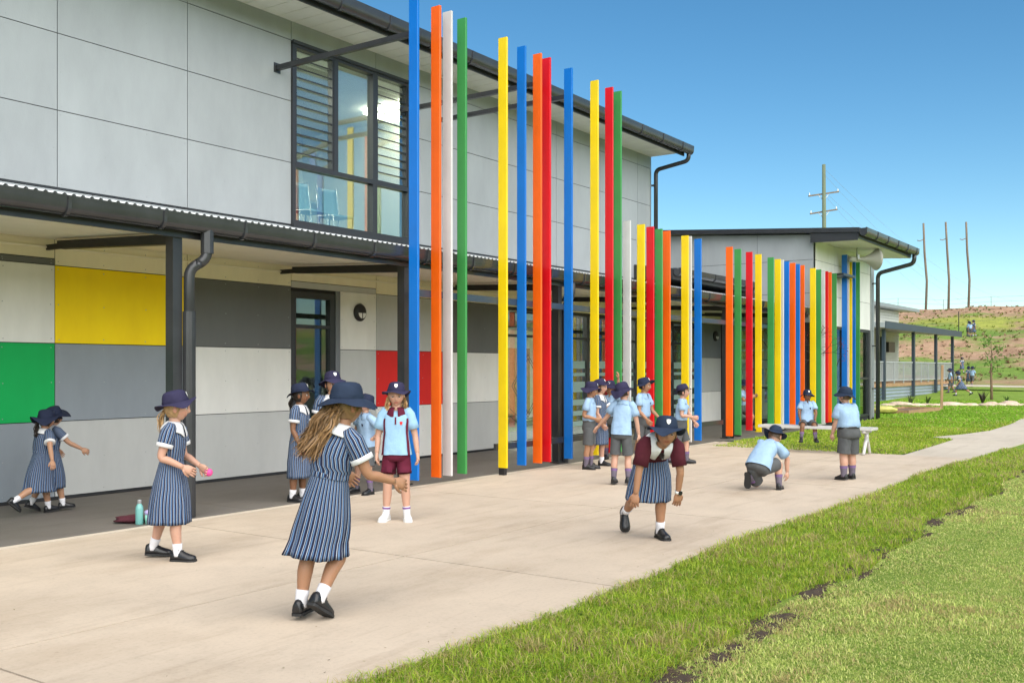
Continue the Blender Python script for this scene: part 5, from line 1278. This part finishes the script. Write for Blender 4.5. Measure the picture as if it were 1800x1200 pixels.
    if hairstyle == 'long':
        strands(e, [(bk_(-.085, yy, -.02), bk_(-.125, yy*1.3+g('hairy', 0)*.5, -.115), bk_(-.15+g('hairx', 0), yy*1.5+g('hairy', 0), -.27), .026) for yy in (-.05, -.025, 0, .025, .05)], 760 if hi else 40, hr, sd, w_=.0038)
    elif hairstyle == 'pony':
        strands(e, [(bk_(-.09, 0, -.03), bk_(-.115, 0, -.10), bk_(-.105+g('hairx', 0), g('hairy', 0), -.20), .010)], 160 if hi else 16, hr, sd, w_=.004)
    elif hairstyle == 'loose':
        strands(e, [(bk_(.005, s*.076, -.02), bk_(.005, s*.086, -.09), bk_(.012, s*.088, -.165), .008) for s in (-1, 1)]+[(bk_(-.07, 0, -.03), bk_(-.08, 0, -.1), bk_(-.085, 0, -.17), .025)], 200 if hi else 24, hr, sd)
    # ---- socks and shoes
    for nme, s in (('L', 1), ('R', -1)):
        kn, an = J['kn'+nme], J['an'+nme]; top = .30 if socks == 'w' else (.52 if socks == 'g' else .30)
        sb_ = MB(); pts = [kn.lerp(an, 1-top), kn.lerp(an, 1-top*.6), kn.lerp(an, 1-top*.25), an, an-(kn-an).normalized()*-.0-V3((0, 0, .012*h))]
        def rad(t): return np.interp(t, [0, .32, .7, 1], [.0335, .0345, .0255, .0215])*h*fat+.0045*h
        sb_.tube(pts, [rad(1-top), rad(1-top*.6), rad(1-top*.25), rad(1)+.001, rad(1)+.001], ns); so_ = sb_.build('sock', M['sock_w'] if socks in ('w', 'q') else M['sock_g'], e, True)
        if socks in ('g', 'q') and hi:
            for t in (top*.93, top*.82): bb = MB(); bb.tube([kn.lerp(an, 1-t), kn.lerp(an, 1-t+.035)], [rad(1-t)+.0012, rad(1-t+.035)+.0012], ns); bb.build('sock_stripe', M['band'], so_)
        fp, fy = J['foot'+nme]; shoe(e, an, fy, fp, h, 'sneaker' if shoes == 'sneaker' else 'school', hi)
    # ---- clothes
    def seam(RR, name, m_, um=1.0, par=None, cap=True, amp=.0, f=9, cap0=False):
        mb = MB(); n = len(RR[0]); 
        if amp: RR = [[wr(p, amp, f, sd*.37) for p in row] for row in RR]
        mb.rings(RR, True, cap0, cap, U=[um*j/n for j in range(n+1)]); return mb
    def sleeves(mb_parent, m_, cuffm, um, length=sleeve, r0=.046, r1=.047, join=None):
        for nme, s in (('L', 1), ('R', -1)):
            sh, el = J['sh'+nme], J['el'+nme]; d = (el-sh).normalized(); A = (F2-d*F2.dot(d)).normalized(); B = d.cross(A)
            rows = [(-.30, .020, .030), (-.16, .036, .040), (.0, r0-.002, r0), (.2, r0, r0), (length*.6, r1-.001, r1-.001), (length, r1, r1), (length+.004, r1*.8, r1*.8)]
            RR = [ring(sh.lerp(el, t)-(L2*s*.012*h if t < 0 else V3((0, 0, 0))), A, B, ra*h*fat, rb*h*fat, 22 if hi else 10) for t, ra, rb in rows]
            if hi: RR = [[wr(p, .006, 16, sd+s) for p in row] for row in RR]
            n = len(RR[0]); join.rings(RR, True, True, True, U=[um*j/n for j in range(n+1)])
            if cuffm:
                c = MB(); c.rings([[wr(p, .006 if hi else 0, 16, sd+s) for p in ring(sh.lerp(el, t), A, B, r_*h*fat, r_*h*fat, 22 if hi else 10)] for t, r_ in ((length-.13, r1+.0015), (length-.12, r1+.0035), (length+.012, r1+.0035), (length+.02, r1*.86))], True, False, True); c.build('cuff', cuffm, e, True)
    def collar(m_, w_=.020, pt_=.030):
        cb_ = MB(); n = 40 if hi else 14; RR = []
        G = R(13)
        for (r, z, q) in ((.0385, .030, 0), (.0445, .036, 0), (.052, .030, .25), (.056+w_*.45, .014, .7), (.054+w_, -.004, 1.0), (.053+w_, -.0075, 1.0)):
            row = []
            for j in range(n):
                t = G+(2*math.pi-2*G)*j/(n-1); fr_ = max(0, math.cos(t)); ed = math.exp(-((min(t, 2*math.pi-t)-G)/.42)**2)
                rr_ = r*(1+.26*abs(math.sin(t))*q)-(.010*fr_ if q == 0 else -.004*fr_); row.append(nb+F2*(rr_*math.cos(t)*h*.92)+L2*(rr_*math.sin(t)*h*1.02)+u2*((z-(pt_*ed+.012*fr_)*q-.010*q*abs(math.sin(t)))*h+.004*h))
            RR.append(row)
        cb_.rings(RR, False); o = cb_.build('collar', m_, e, True); sm = o.modifiers.new('s', 'SOLIDIFY'); sm.thickness = .004; sm.offset = 1
    def torso(rows, amp):
        return [[wr(p, amp, 10, sd*.4) if hi else p for p in ring(c, L_, F_, ra*h*fat, rb*h*fat, seg, 2.5)] for c, L_, F_, ra, rb in rows]
    Lm = (L0+L2).normalized(); Fm = (F0+F2).normalized()
    upper = [(cb, Lm, Fm, .095, .073), (cb+u2*.045*h, L2, F2, .099, .076), (cb+u2*.085*h, L2, F2, .100, .074), (nb-u2*.040*h, L2, F2, .098, .066), (nb-u2*.018*h, L2, F2, .088, .056), (nb+u2*.002*h, L2, F2, .068, .048), (nb+u2*.014*h, L2, F2, .045, .041)]
    if outfit == 'dress' or outfit == 'sweater':
        kc = (J['knL']+J['knR'])/2; hemc = wst+(kc-wst)*(1.0*hem)+V3((swing[0]*.5, swing[1]*.5, 0))
        sx = abs(J['knL'].x-J['knR'].x)/2; sy = abs(J['knL'].y-J['knR'].y)/2
        dress = MB()
        # skirt
        n = 64 if hi else 18; RR = []; K = 16 if hi else 6; dn = (hemc-wst).normalized(); VU = (-dn*.5+V3((0, 0, 1))*.5).normalized()
        for i in range(K+1):
            t = i/K; c = wst.lerp(hemc, t)+V3((swing[0]*t*t*.5, swing[1]*t*t*.5, 0)); ax = (u1*(1-t)+VU*t).normalized()
            A = (L0-ax*L0.dot(ax)).normalized(); B = A.cross(ax)
            ra = (.086*(1-t)+.100*t)*h*fat+math.sin(t*3.14)*.012*h+sy*t*.55; rb = (.066*(1-t)+.090*t)*h*fat+math.sin(t*3.14)*.013*h+sx*t*.6
            for nme in 'LR':
                for tl in (t*.9, min(1.1, t*1.02)):
                    pl_ = J['hip'+nme]+(J['kn'+nme]-J['hip'+nme])*tl-c
                    qq = math.hypot(pl_.dot(A)/max(.02, ra-.036*h), pl_.dot(B)/max(.02, rb-.036*h))
                    if qq > 1: ra, rb = .036*h+(ra-.036*h)*qq, .036*h+(rb-.036*h)*qq
            rip = (lambda tt, t=t: 1+ripple*t*(math.cos(15*tt+sd)*.5+.6*math.sin(9*tt+sd*2+t)+.35*math.sin(5*tt+sd*.5)))
            RR.append([wr(p, .010*t+.003, 7, sd*.2) if hi else p for p in ring(c, A, B, ra, rb, n, 2.15, rip)])
        # inner hem fold
        RR.append([p+V3((0, 0, .004)) for p in RR[-1]]); cen = sum(RR[-1], V3())/n; RR[-1] = [p.lerp(cen, .04) for p in RR[-1]]; RR.append([p.lerp(cen, .35)+V3((0, 0, .05*h)) for p in RR[-1]])
        dress.rings(RR, True, False, True, U=[40.0*j/n for j in range(n+1)])
        if outfit == 'dress':
            RR = torso([(wst-u1*.004*h, L0, F0, .088, .068), (wst+u1*.014*h, L0, F0, .0865, .0665), (wst+u1*.03*h, L0, F0, .092, .071)]+upper, .005)
            m2 = len(RR[0]); dress.rings(RR, True, False, True, U=[26.0*j/m2 for j in range(m2+1)])
            sleeves(e, M['stripe'], M['white_cloth'], 14.0, join=dress); dress.build('dress', M['stripe'], e, True)
            bl_ = MB(); bl_.rings([ring(wst+u1*z*h, L0, F0, r_*h*fat, (r_-.0205)*h*fat, seg) for z, r_ in ((-.006, .0895), (.0, .0915), (.016, .0905), (.02, .0885))], U=[20.0*j/seg for j in range(seg+1)]); bl_.build('waistband', M['stripe'], e, True)
            collar(M['white_cloth'])
            if hi and abs((rel+180) % 360-180) < 110:
                bt_ = MB()
                for q in range(4):
                    c = (nb-u2*(.035+.03*q)*h)+F2*(.071+.004*min(q, 1))*h*fat; bt_.tube([c-F2*.004, c+F2*.004], .006, 8)
                bt_.build('button', M['navy'], e)
        else:
            dress.build('skirt', M['stripe'], e, True); swt = MB(); RR = torso([(hip+u1*.045*h, L0, F0, .094, .076), (hip+u1*.06*h, L0, F0, .103, .084), (wst, L0, F0, .099, .080)]+[(c, a, f_, ra*1.06, rb*1.08) for c, a, f_, ra, rb in upper], .008); swt.rings(RR, True, True, True)
            sleeves(e, None, None, 1, length=.80, r0=.051, r1=.046, join=swt); swt.build('jumper', M['sweater'], e, True); collar(M['white_cloth'], .030, .050)
    else:
        shm = M['polo'] if outfit == 'polo' else M['blue_shirt']; shirt = MB()
        lowr = [(hip-u1*.012*h, L0, F0, .113, .096), (hip+u1*.03*h, L0, F0, .110, .091), (wst-u1*.02*h, L0, F0, .103, .082)] if not tuck else [(wst-u1*.045*h, L0, F0, .090, .068), (wst-u1*.035*h, L0, F0, .099, .078), (wst-u1*.01*h, L0, F0, .101, .080)]
        RR = torso(lowr+upper, .014); shirt.rings(RR, True, False, True)
        sleeves(e, shm, None, 1, length=sleeve, r0=.0415, r1=.0475, join=shirt); shirt.build('shirt', shm, e, True)
        collar(M['maroon_short'] if outfit == 'polo' else shm, .006, .014)
        if outfit == 'polo' and hi:
            for s in (-1, 1):
                q = MB(); V = []
                for (c, a, f_, ra, rb) in [r_ for r_ in lowr+upper][0:7]:
                    for t in (46, 62):
                        tt = R(t); V.append(wr(c+f_*(math.cos(tt)**.8*rb*h*1.02+.003)+a*(s*(math.sin(tt)**.8*ra*h*1.02+.002)), .010, 10, sd*.4))
                q.add(V, [(2*i, 2*i+1, 2*i+3, 2*i+2) for i in range(len(V)//2-1)]); q.build('side_stripe', M['maroon_short'], e, True)
            c = nb-u2*.03*h+F2*.068*h; MB().bar(c, c-u2*.055*h+F2*.008*h, .016, .004, F2).build('placket', M['maroon_short'], e)
        if hi and abs((rel+180) % 360-180) < 100:
            c = cb+u2*.075*h+F2*.0735*h*fat+L2*.042*h; q = MB(); q.add([c+L2*a+u2*z+F2*.004 for a, z in ((-.014, .016), (.014, .016), (.014, -.004), (0, -.02), (-.014, -.004))], [(0, 1, 2, 3, 4)]); q.build('badge', M['p_red'] if outfit == 'polo' else M['navyp'], e)
        sht = MB(); sm_ = M['maroon_short'] if outfit == 'polo' else M['grey_short']
        sht.rings([[wr(p, .004, 10, sd) if hi else p for p in ring(c, L0, F0, ra*h*fat, rb*h*fat, 30 if hi else 12, 2.4)] for c, ra, rb in ((wst-u1*.03*h, .0935, .0715), (wst-u1*.05*h, .0965, .0745), (hip+u1*.01*h, .101, .082), (hip-u1*.03*h, .101, .084), (hip-u1*.06*h, .085, .072))], True, True, True)
        ln = .55 if outfit == 'polo' else .86
        for nme, s in (('L', 1), ('R', -1)):
            hj, kn = J['hip'+nme], J['kn'+nme]; d = (kn-hj).normalized(); A = (L0-d*L0.dot(d)).normalized(); B = A.cross(d)
            RR = [[wr(p, .007, 12, sd+s) if hi else p for p in ring(hj.lerp(kn, t), A, B, r_*h*fat, (r_+.006)*h*fat, 24 if hi else 10)] for t, r_ in ((-.08, .048), (.05, .056), (.3, .0555), (.6, .0545), (ln-.02, .056), (ln, .056), (ln, .046), (ln-.12, .040))]
            sht.rings(RR, True, True, True)
        sh_o = sht.build('shorts', sm_, e, True)
        if belt or tuck and hi:
            q = MB(); q.rings([ring(wst-u1*z*h, L0, F0, r_*h*fat, (r_-.021)*h*fat, 30) for z, r_ in ((.052, .0985), (.050, .1005), (.030, .0995), (.028, .096))]); q.build('belt', M['belt'] if belt else sm_, sh_o, True)
    return e, J, C, RM, h
G1 = 'children on the concrete apron'
def hold_ball(x, label, Jk, r=.032):
    e, J, C, RM, h = x; p = J['wr'+Jk]+J['wd'+Jk]*.075*h
    b = MB(); n = 12; b.rings([[(r*math.cos(q)*math.cos(a), r*math.cos(q)*math.sin(a), r*math.sin(q)) for a in [2*math.pi*j/20 for j in range(20)]] for q in [-math.pi/2+math.pi*i/n for i in range(n+1)]])
    o = b.build('ball', M['pink'], None, True); mw = Matrix.Translation(e.location)@Matrix.Rotation(e.rotation_euler.z, 4, 'Z'); o.location = mw@p; tag(o, label, 'ball')
# --- left: two girls running under the walkway
person('nearer of two girls running along the wall under the green panel', 70, 903, 118, 1.07, 'dress', dict(lean=(8, 0), legL=(24, 2, 6, 0, -6, 4), legR=(-24, 2, -62, 0, 42, 4), armR=(-18, 36, -8, 30), armL=(10, 10, 30, 6), head=(0, 8, 0)), 'olive', 'dark', 'pony', 'navy', dict(tilt=-6, brim=.065, wav=.022), G1, hem=1.12)
person('farther of two girls running along the wall, arm stretched to the right', 88, 897, 112, 1.07, 'dress', dict(lean=(6, 0), legL=(-14, 2, -30, 0, 22, 4), legR=(18, 2, 8, 0, -4, 4), armR=(40, 14, 60, 10), armL=(30, 28, 40, 24), head=(10, 2, 0)), 'olive', 'dark', 'pony', 'navy', dict(tilt=-14, brim=.065, wav=.022), G1, hem=1.12)
# --- girl in profile by the downpipe
x = person('girl in striped dress and purple hat standing in profile by the downpipe', 300, 982, 72, 1.30, 'dress', dict(lean=(3, 0), lean2=(5, 0), legL=(-15, 3, -19, 1, 3, 8), legR=(13, 3, 3, 1, 0, 8), armR=(-12, 12, 62, -14), armL=(8, 10, 58, -18), head=(8, 2, 0), palmR=(0, 1, -.3), palmL=(0, -1, -.3), curlR=20, curlL=38), 'fair', 'blonde', 'pony', 'navyp', dict(tilt=-9, brim=.044, droop=.016), G1, hem=1.10)
hold_ball(x, 'pink ball in the hands of the girl by the downpipe', 'L')
# --- girl with long hair, seen from behind
person('girl seen from behind with long wavy hair flying and striped dress swinging', 572, 1085, 146, 1.385, 'dress', dict(lean=(6, -8), lean2=(10, -12), tw=-20, legL=(-4, 6, -12, 3, 0, 10), legR=(16, -4, -36, -6, 32, 4), armR=(14, 20, 70, 26), armL=(30, 10, 60, 0), head=(-28, 3, 0), hairx=-.03, hairy=.11, palmR=(0, 1, 0)), 'tan', 'lbrown', 'long', 'navyb', dict(tilt=4, brim=.053, droop=.032, wav=.010), G1, hem=.99, swing=(-.02, .045), ripple=.10)
# --- group by the door
x = person('girl in striped dress in profile by the glazed door', 526, 880, 66, 1.30, 'dress', dict(lean=(1, 0), legL=(3, 3, -4, 1, 0, 6), legR=(-3, 3, -6, 1, 0, 6), armR=(-3, 10, 26, 2), armL=(5, 9, 20, 0), head=(8, 0, 0), curlR=40, palmR=(.3, 1, .2)), 'brown', 'dark', 'pony', 'navy', dict(tilt=-6, brim=.042, droop=.012), G1, hem=1.14)
hold_ball(x, 'pink ball in the hand of the girl by the glazed door', 'R', .034)
person('taller girl behind the others by the door, facing the camera', 584, 876, 12, 1.43, 'dress', dict(lean=(1, 0), armR=(-4, 12, 6, 6), armL=(0, 9, 12, 2), head=(8, 2, 0)), 'olive', 'dark', 'pony', 'navyp', dict(tilt=-8, brim=.047), G1, hem=1.12)
person('boy with hand on hip leaning and looking left behind the long haired girl', 643, 867, -52, 1.17, 'shirt', dict(lean=(4, 4), lean2=(8, 8), legL=(6, 8, -2, 4, 0, 10), legR=(8, 10, 0, 8, 0, 8), armL=(-28, 42, 18, -48), armR=(4, 14, 20, 4), head=(-6, -14, -6)), 'fair', 'brown', 'short', 'navy', dict(tilt=6), G1, socks='g', tuck=False)
person('girl in sky blue polo, maroon shorts and white sneakers facing the camera', 697, 914, -6, 1.33, 'polo', dict(lean=(0, 0), legL=(1, 4, -1, 3, 0, 12), legR=(2, 4, -2, 3, 0, 14), armL=(0, 15, 10, 8), armR=(0, 14, 16, 2), head=(4, 3, 0), curlL=30, curlR=26), 'fair', 'blonde', 'loose', 'navyp', dict(tilt=-6, brim=.046, droop=.018), G1, shoes='sneaker', socks='q', sleeve=.70, tuck=False)
# --- middle group
person('boy in profile with hands together beside the blue fin', 1036, 824, 76, 1.27, 'shirt', dict(lean=(0, 0), lean2=(2, 0), legL=(2, 2, -2, 1, 0, 4), legR=(-2, 2, -5, 1, 0, 4), armR=(-14, 8, 72, -16), armL=(0, 8, 66, -16), head=(4, 8, 0), palmR=(0, 1, .2)), 'tan', 'dark', 'short', 'navyp', dict(tilt=0, droop=.028), G1, socks='g')
person('girl in striped dress half hidden behind the boy with hands together', 1053, 819, 70, 1.31, 'dress', dict(lean=(2, 0), legL=(4, 3, -2, 1, 0, 4), legR=(-10, 3, -24, 1, 10, 4), armR=(4, 8, 30, 0), armL=(30, 8, 70, -10), head=(0, 0, 0)), 'fair', 'brown', 'pony', 'navyp', dict(tilt=-10, cap=False, brim=.05, droop=.006), G1)
person('boy seen from behind with both arms held low and wide', 1092, 851, 165, 1.28, 'shirt', dict(lean=(5, -2), lean2=(10, -4), legL=(-4, 3, -8, 1, 0, 6), legR=(6, 4, -10, 3, 8, 6), armL=(12, 34, 20, 44), armR=(10, 12, 12, 6), head=(-22, -12, -10), palmL=(0, 0, -1)), 'fair', 'dark', 'short', 'navyp', dict(tilt=8, brim=.047, wav=.02), G1, socks='g', tuck=False)
person('child mostly hidden behind the red fin raising one hand', 1074, 807, -20, 1.27, 'shirt', dict(lean=(4, 0), armL=(150, 14, 168, 4), armR=(8, 10, 20, 0), head=(10, 0, 0)), 'tan', 'dark', 'short', 'navyp', {}, G1, socks='g')
person('boy with open mouth looking right between yellow and red fins', 1129, 815, 58, 1.33, 'shirt', dict(lean=(4, 0), legL=(4, 3, -3, 1, 0, 4), legR=(-4, 3, -6, 1, 0, 4), armR=(6, 10, 46, -4), armL=(14, 9, 50, -4), head=(14, 0, 0)), 'tan', 'dark', 'short', 'navy', dict(tilt=-8, brim=.05, droop=.008), G1, socks='g', mouth=1)
x = person('girl in maroon jumper bending forward with arms hanging low', 1141, 943, 12, 1.43, 'sweater', dict(lean=(52, 2), lean2=(80, 4), legL=(24, 2, -8, 0, 0, 12), legR=(2, 10, -58, 8, 54, 4), armL=(6, 8, -14, -2), armR=(8, 14, 0, 8), head=(-4, 2, -4), palmL=(-1, -.2, 0), palmR=(-1, .3, 0), curlL=16), 'tan', 'dark', 'pony', 'navyb', dict(tilt=0, brim=.052, droop=.024), G1, hem=1.02)
e, J, C, RM, h = x
wt = MB(); p = J['wrL']; d = J['wdL']; wt.tube([p-d*.022, p+d*.0], .030, 16); wo = wt.build('watch', M['white'], e, True); q = MB(); sN = (V3((1, .5, .1))-d*V3((1, .5, .1)).dot(d)).normalized(); q.tube([p-d*.011+sN*.022, p-d*.011+sN*.036], .019, 14); q.build('watch_face', M['black'], wo)
person('boy walking right with fists forward before the yellow fin', 1197, 815, 86, 1.23, 'shirt', dict(lean=(2, 0), lean2=(5, 0), legL=(16, 2, 2, 0, -2, 4), legR=(-14, 2, -22, 0, 10, 4), armR=(2, 12, 82, 2), armL=(28, 8, 34, 0), head=(0, -2, 0), curlR=62, curlL=60), 'fair', 'dark', 'short', 'navyp', dict(tilt=-8, brim=.038, droop=.010), G1, socks='g', tuck=True)
# --- behind the red fin by the far block
person('boy running half hidden behind the red fin near the bench', 1322, 770, 72, 1.22, 'shirt', dict(lean=(6, 0), legL=(60, 6, -10, 2, 10, 4), legR=(-6, 3, -14, 1, 6, 4), armR=(30, 12, 120, -20), armL=(40, 8, 120, -20), head=(0, 8, 0)), 'olive', 'dark', 'short', 'navy', {}, None, loc=(21.25, 8.62), socks='g')
# --- right side
person('crouching boy tying his shoelace, seen from behind', 1333, 862, 158, 1.27, 'shirt', dict(lean=(34, -6), lean2=(56, -10), legL=(42, 6, -116, 2, 84, 0), legR=(100, 18, -6, 4, 0, -10), armR=(42, 16, 4, 0), armL=(50, -8, 18, -20), head=(-6, 34, -4)), 'fair', 'brown', 'short', 'navyb', dict(tilt=0, brim=.047, droop=.02, wav=.018), None, socks='g', tuck=False, fat=1.12, sleeve=.75)
person('small boy in navy hat sitting on the bench with dangling legs', 1420, 770, 6, 1.10, 'shirt', dict(lean=(-4, 0), lean2=(6, 0), legL=(78, 10, 4, 4, 6, 10), legR=(78, 12, 8, 6, 8, 10), armL=(24, 12, 20, -10), armR=(22, 14, 18, -8), head=(16, 6, 0), palmL=(0, 0, -1), palmR=(0, 0, -1)), 'brown', 'dark', 'short', 'navy', dict(tilt=-4, brim=.050, droop=.026), None, loc=(18.10, 6.05), zhip=.478+.075, socks='g', fat=1.08, tuck=False)
person('stocky boy in blue shirt seen from behind leaning and looking left', 1492, 843, -140, 1.22, 'shirt', dict(lean=(5, 0), lean2=(12, 0), legL=(2, 4, -4, 2, 4, 14), legR=(8, 4, 0, 2, 0, 10), armL=(10, 8, 22, 2), armR=(14, 10, 30, 0), head=(20, 0, 0), curlL=30), 'fair', 'brown', 'short', 'navyb', dict(tilt=-4, brim=.046), None, socks='g', belt=True, fat=1.3, sleeve=.72)
# --- children on the hill and by the deck
FG = 'children by the hill'
def far(label, px, depth, rel, h, outfit, pose, **kw):
    x_, y_ = at(px, depth); person(label, px, 700, rel, h, outfit, pose, hi=False, loc=(x_, y_), z0=max(0, th(x_, y_)), group=FG, socks='w' if outfit == 'dress' else 'g', hairstyle='pony' if outfit == 'dress' else 'short', **kw)
run = dict(lean=(20, 0), legL=(50, 3, 0, 0, 0, 0), legR=(-38, 3, -60, 0, 30, 0), armL=(-30, 12, 40, 0), armR=(50, 12, 90, 0))
walk = dict(lean=(3, 0), legL=(18, 3, 6, 0, 0, 0), legR=(-18, 3, -26, 0, 8, 0), armL=(-14, 12, 0, 0), armR=(18, 12, 30, 0))
far('left child of the three huddled high on the hill', 1701, 88, 120, 1.30, 'shirt', dict(lean=(14, 0), armR=(40, 20, 60, 0)), skin='tan')
far('middle child of the three huddled high on the hill', 1706, 87, 200, 1.28, 'shirt', dict(lean=(10, 0)), skin='tan')
far('girl in dark dress at the right of the three on the hill', 1712, 88, -60, 1.42, 'dress', walk, skin='tan')
far('girl standing alone on the lower slope above the running girl', 1691, 72, 30, 1.12, 'dress', walk, skin='olive')
far('girl in long dress running right to left past the deck steps', 1690, 53, -100, 1.42, 'dress', run, skin='olive')
far('boy by the deck steps at the stair rail', 1671, 56, -80, 1.35, 'shirt', walk, skin='tan')
far('left child of the pair walking right of the running girl', 1703, 61, 200, 1.20, 'dress', walk, skin='tan')
far('boy with dark shorts, right of the pair below the hill', 1709, 60.5, 150, 1.22, 'shirt', walk, skin='tan')
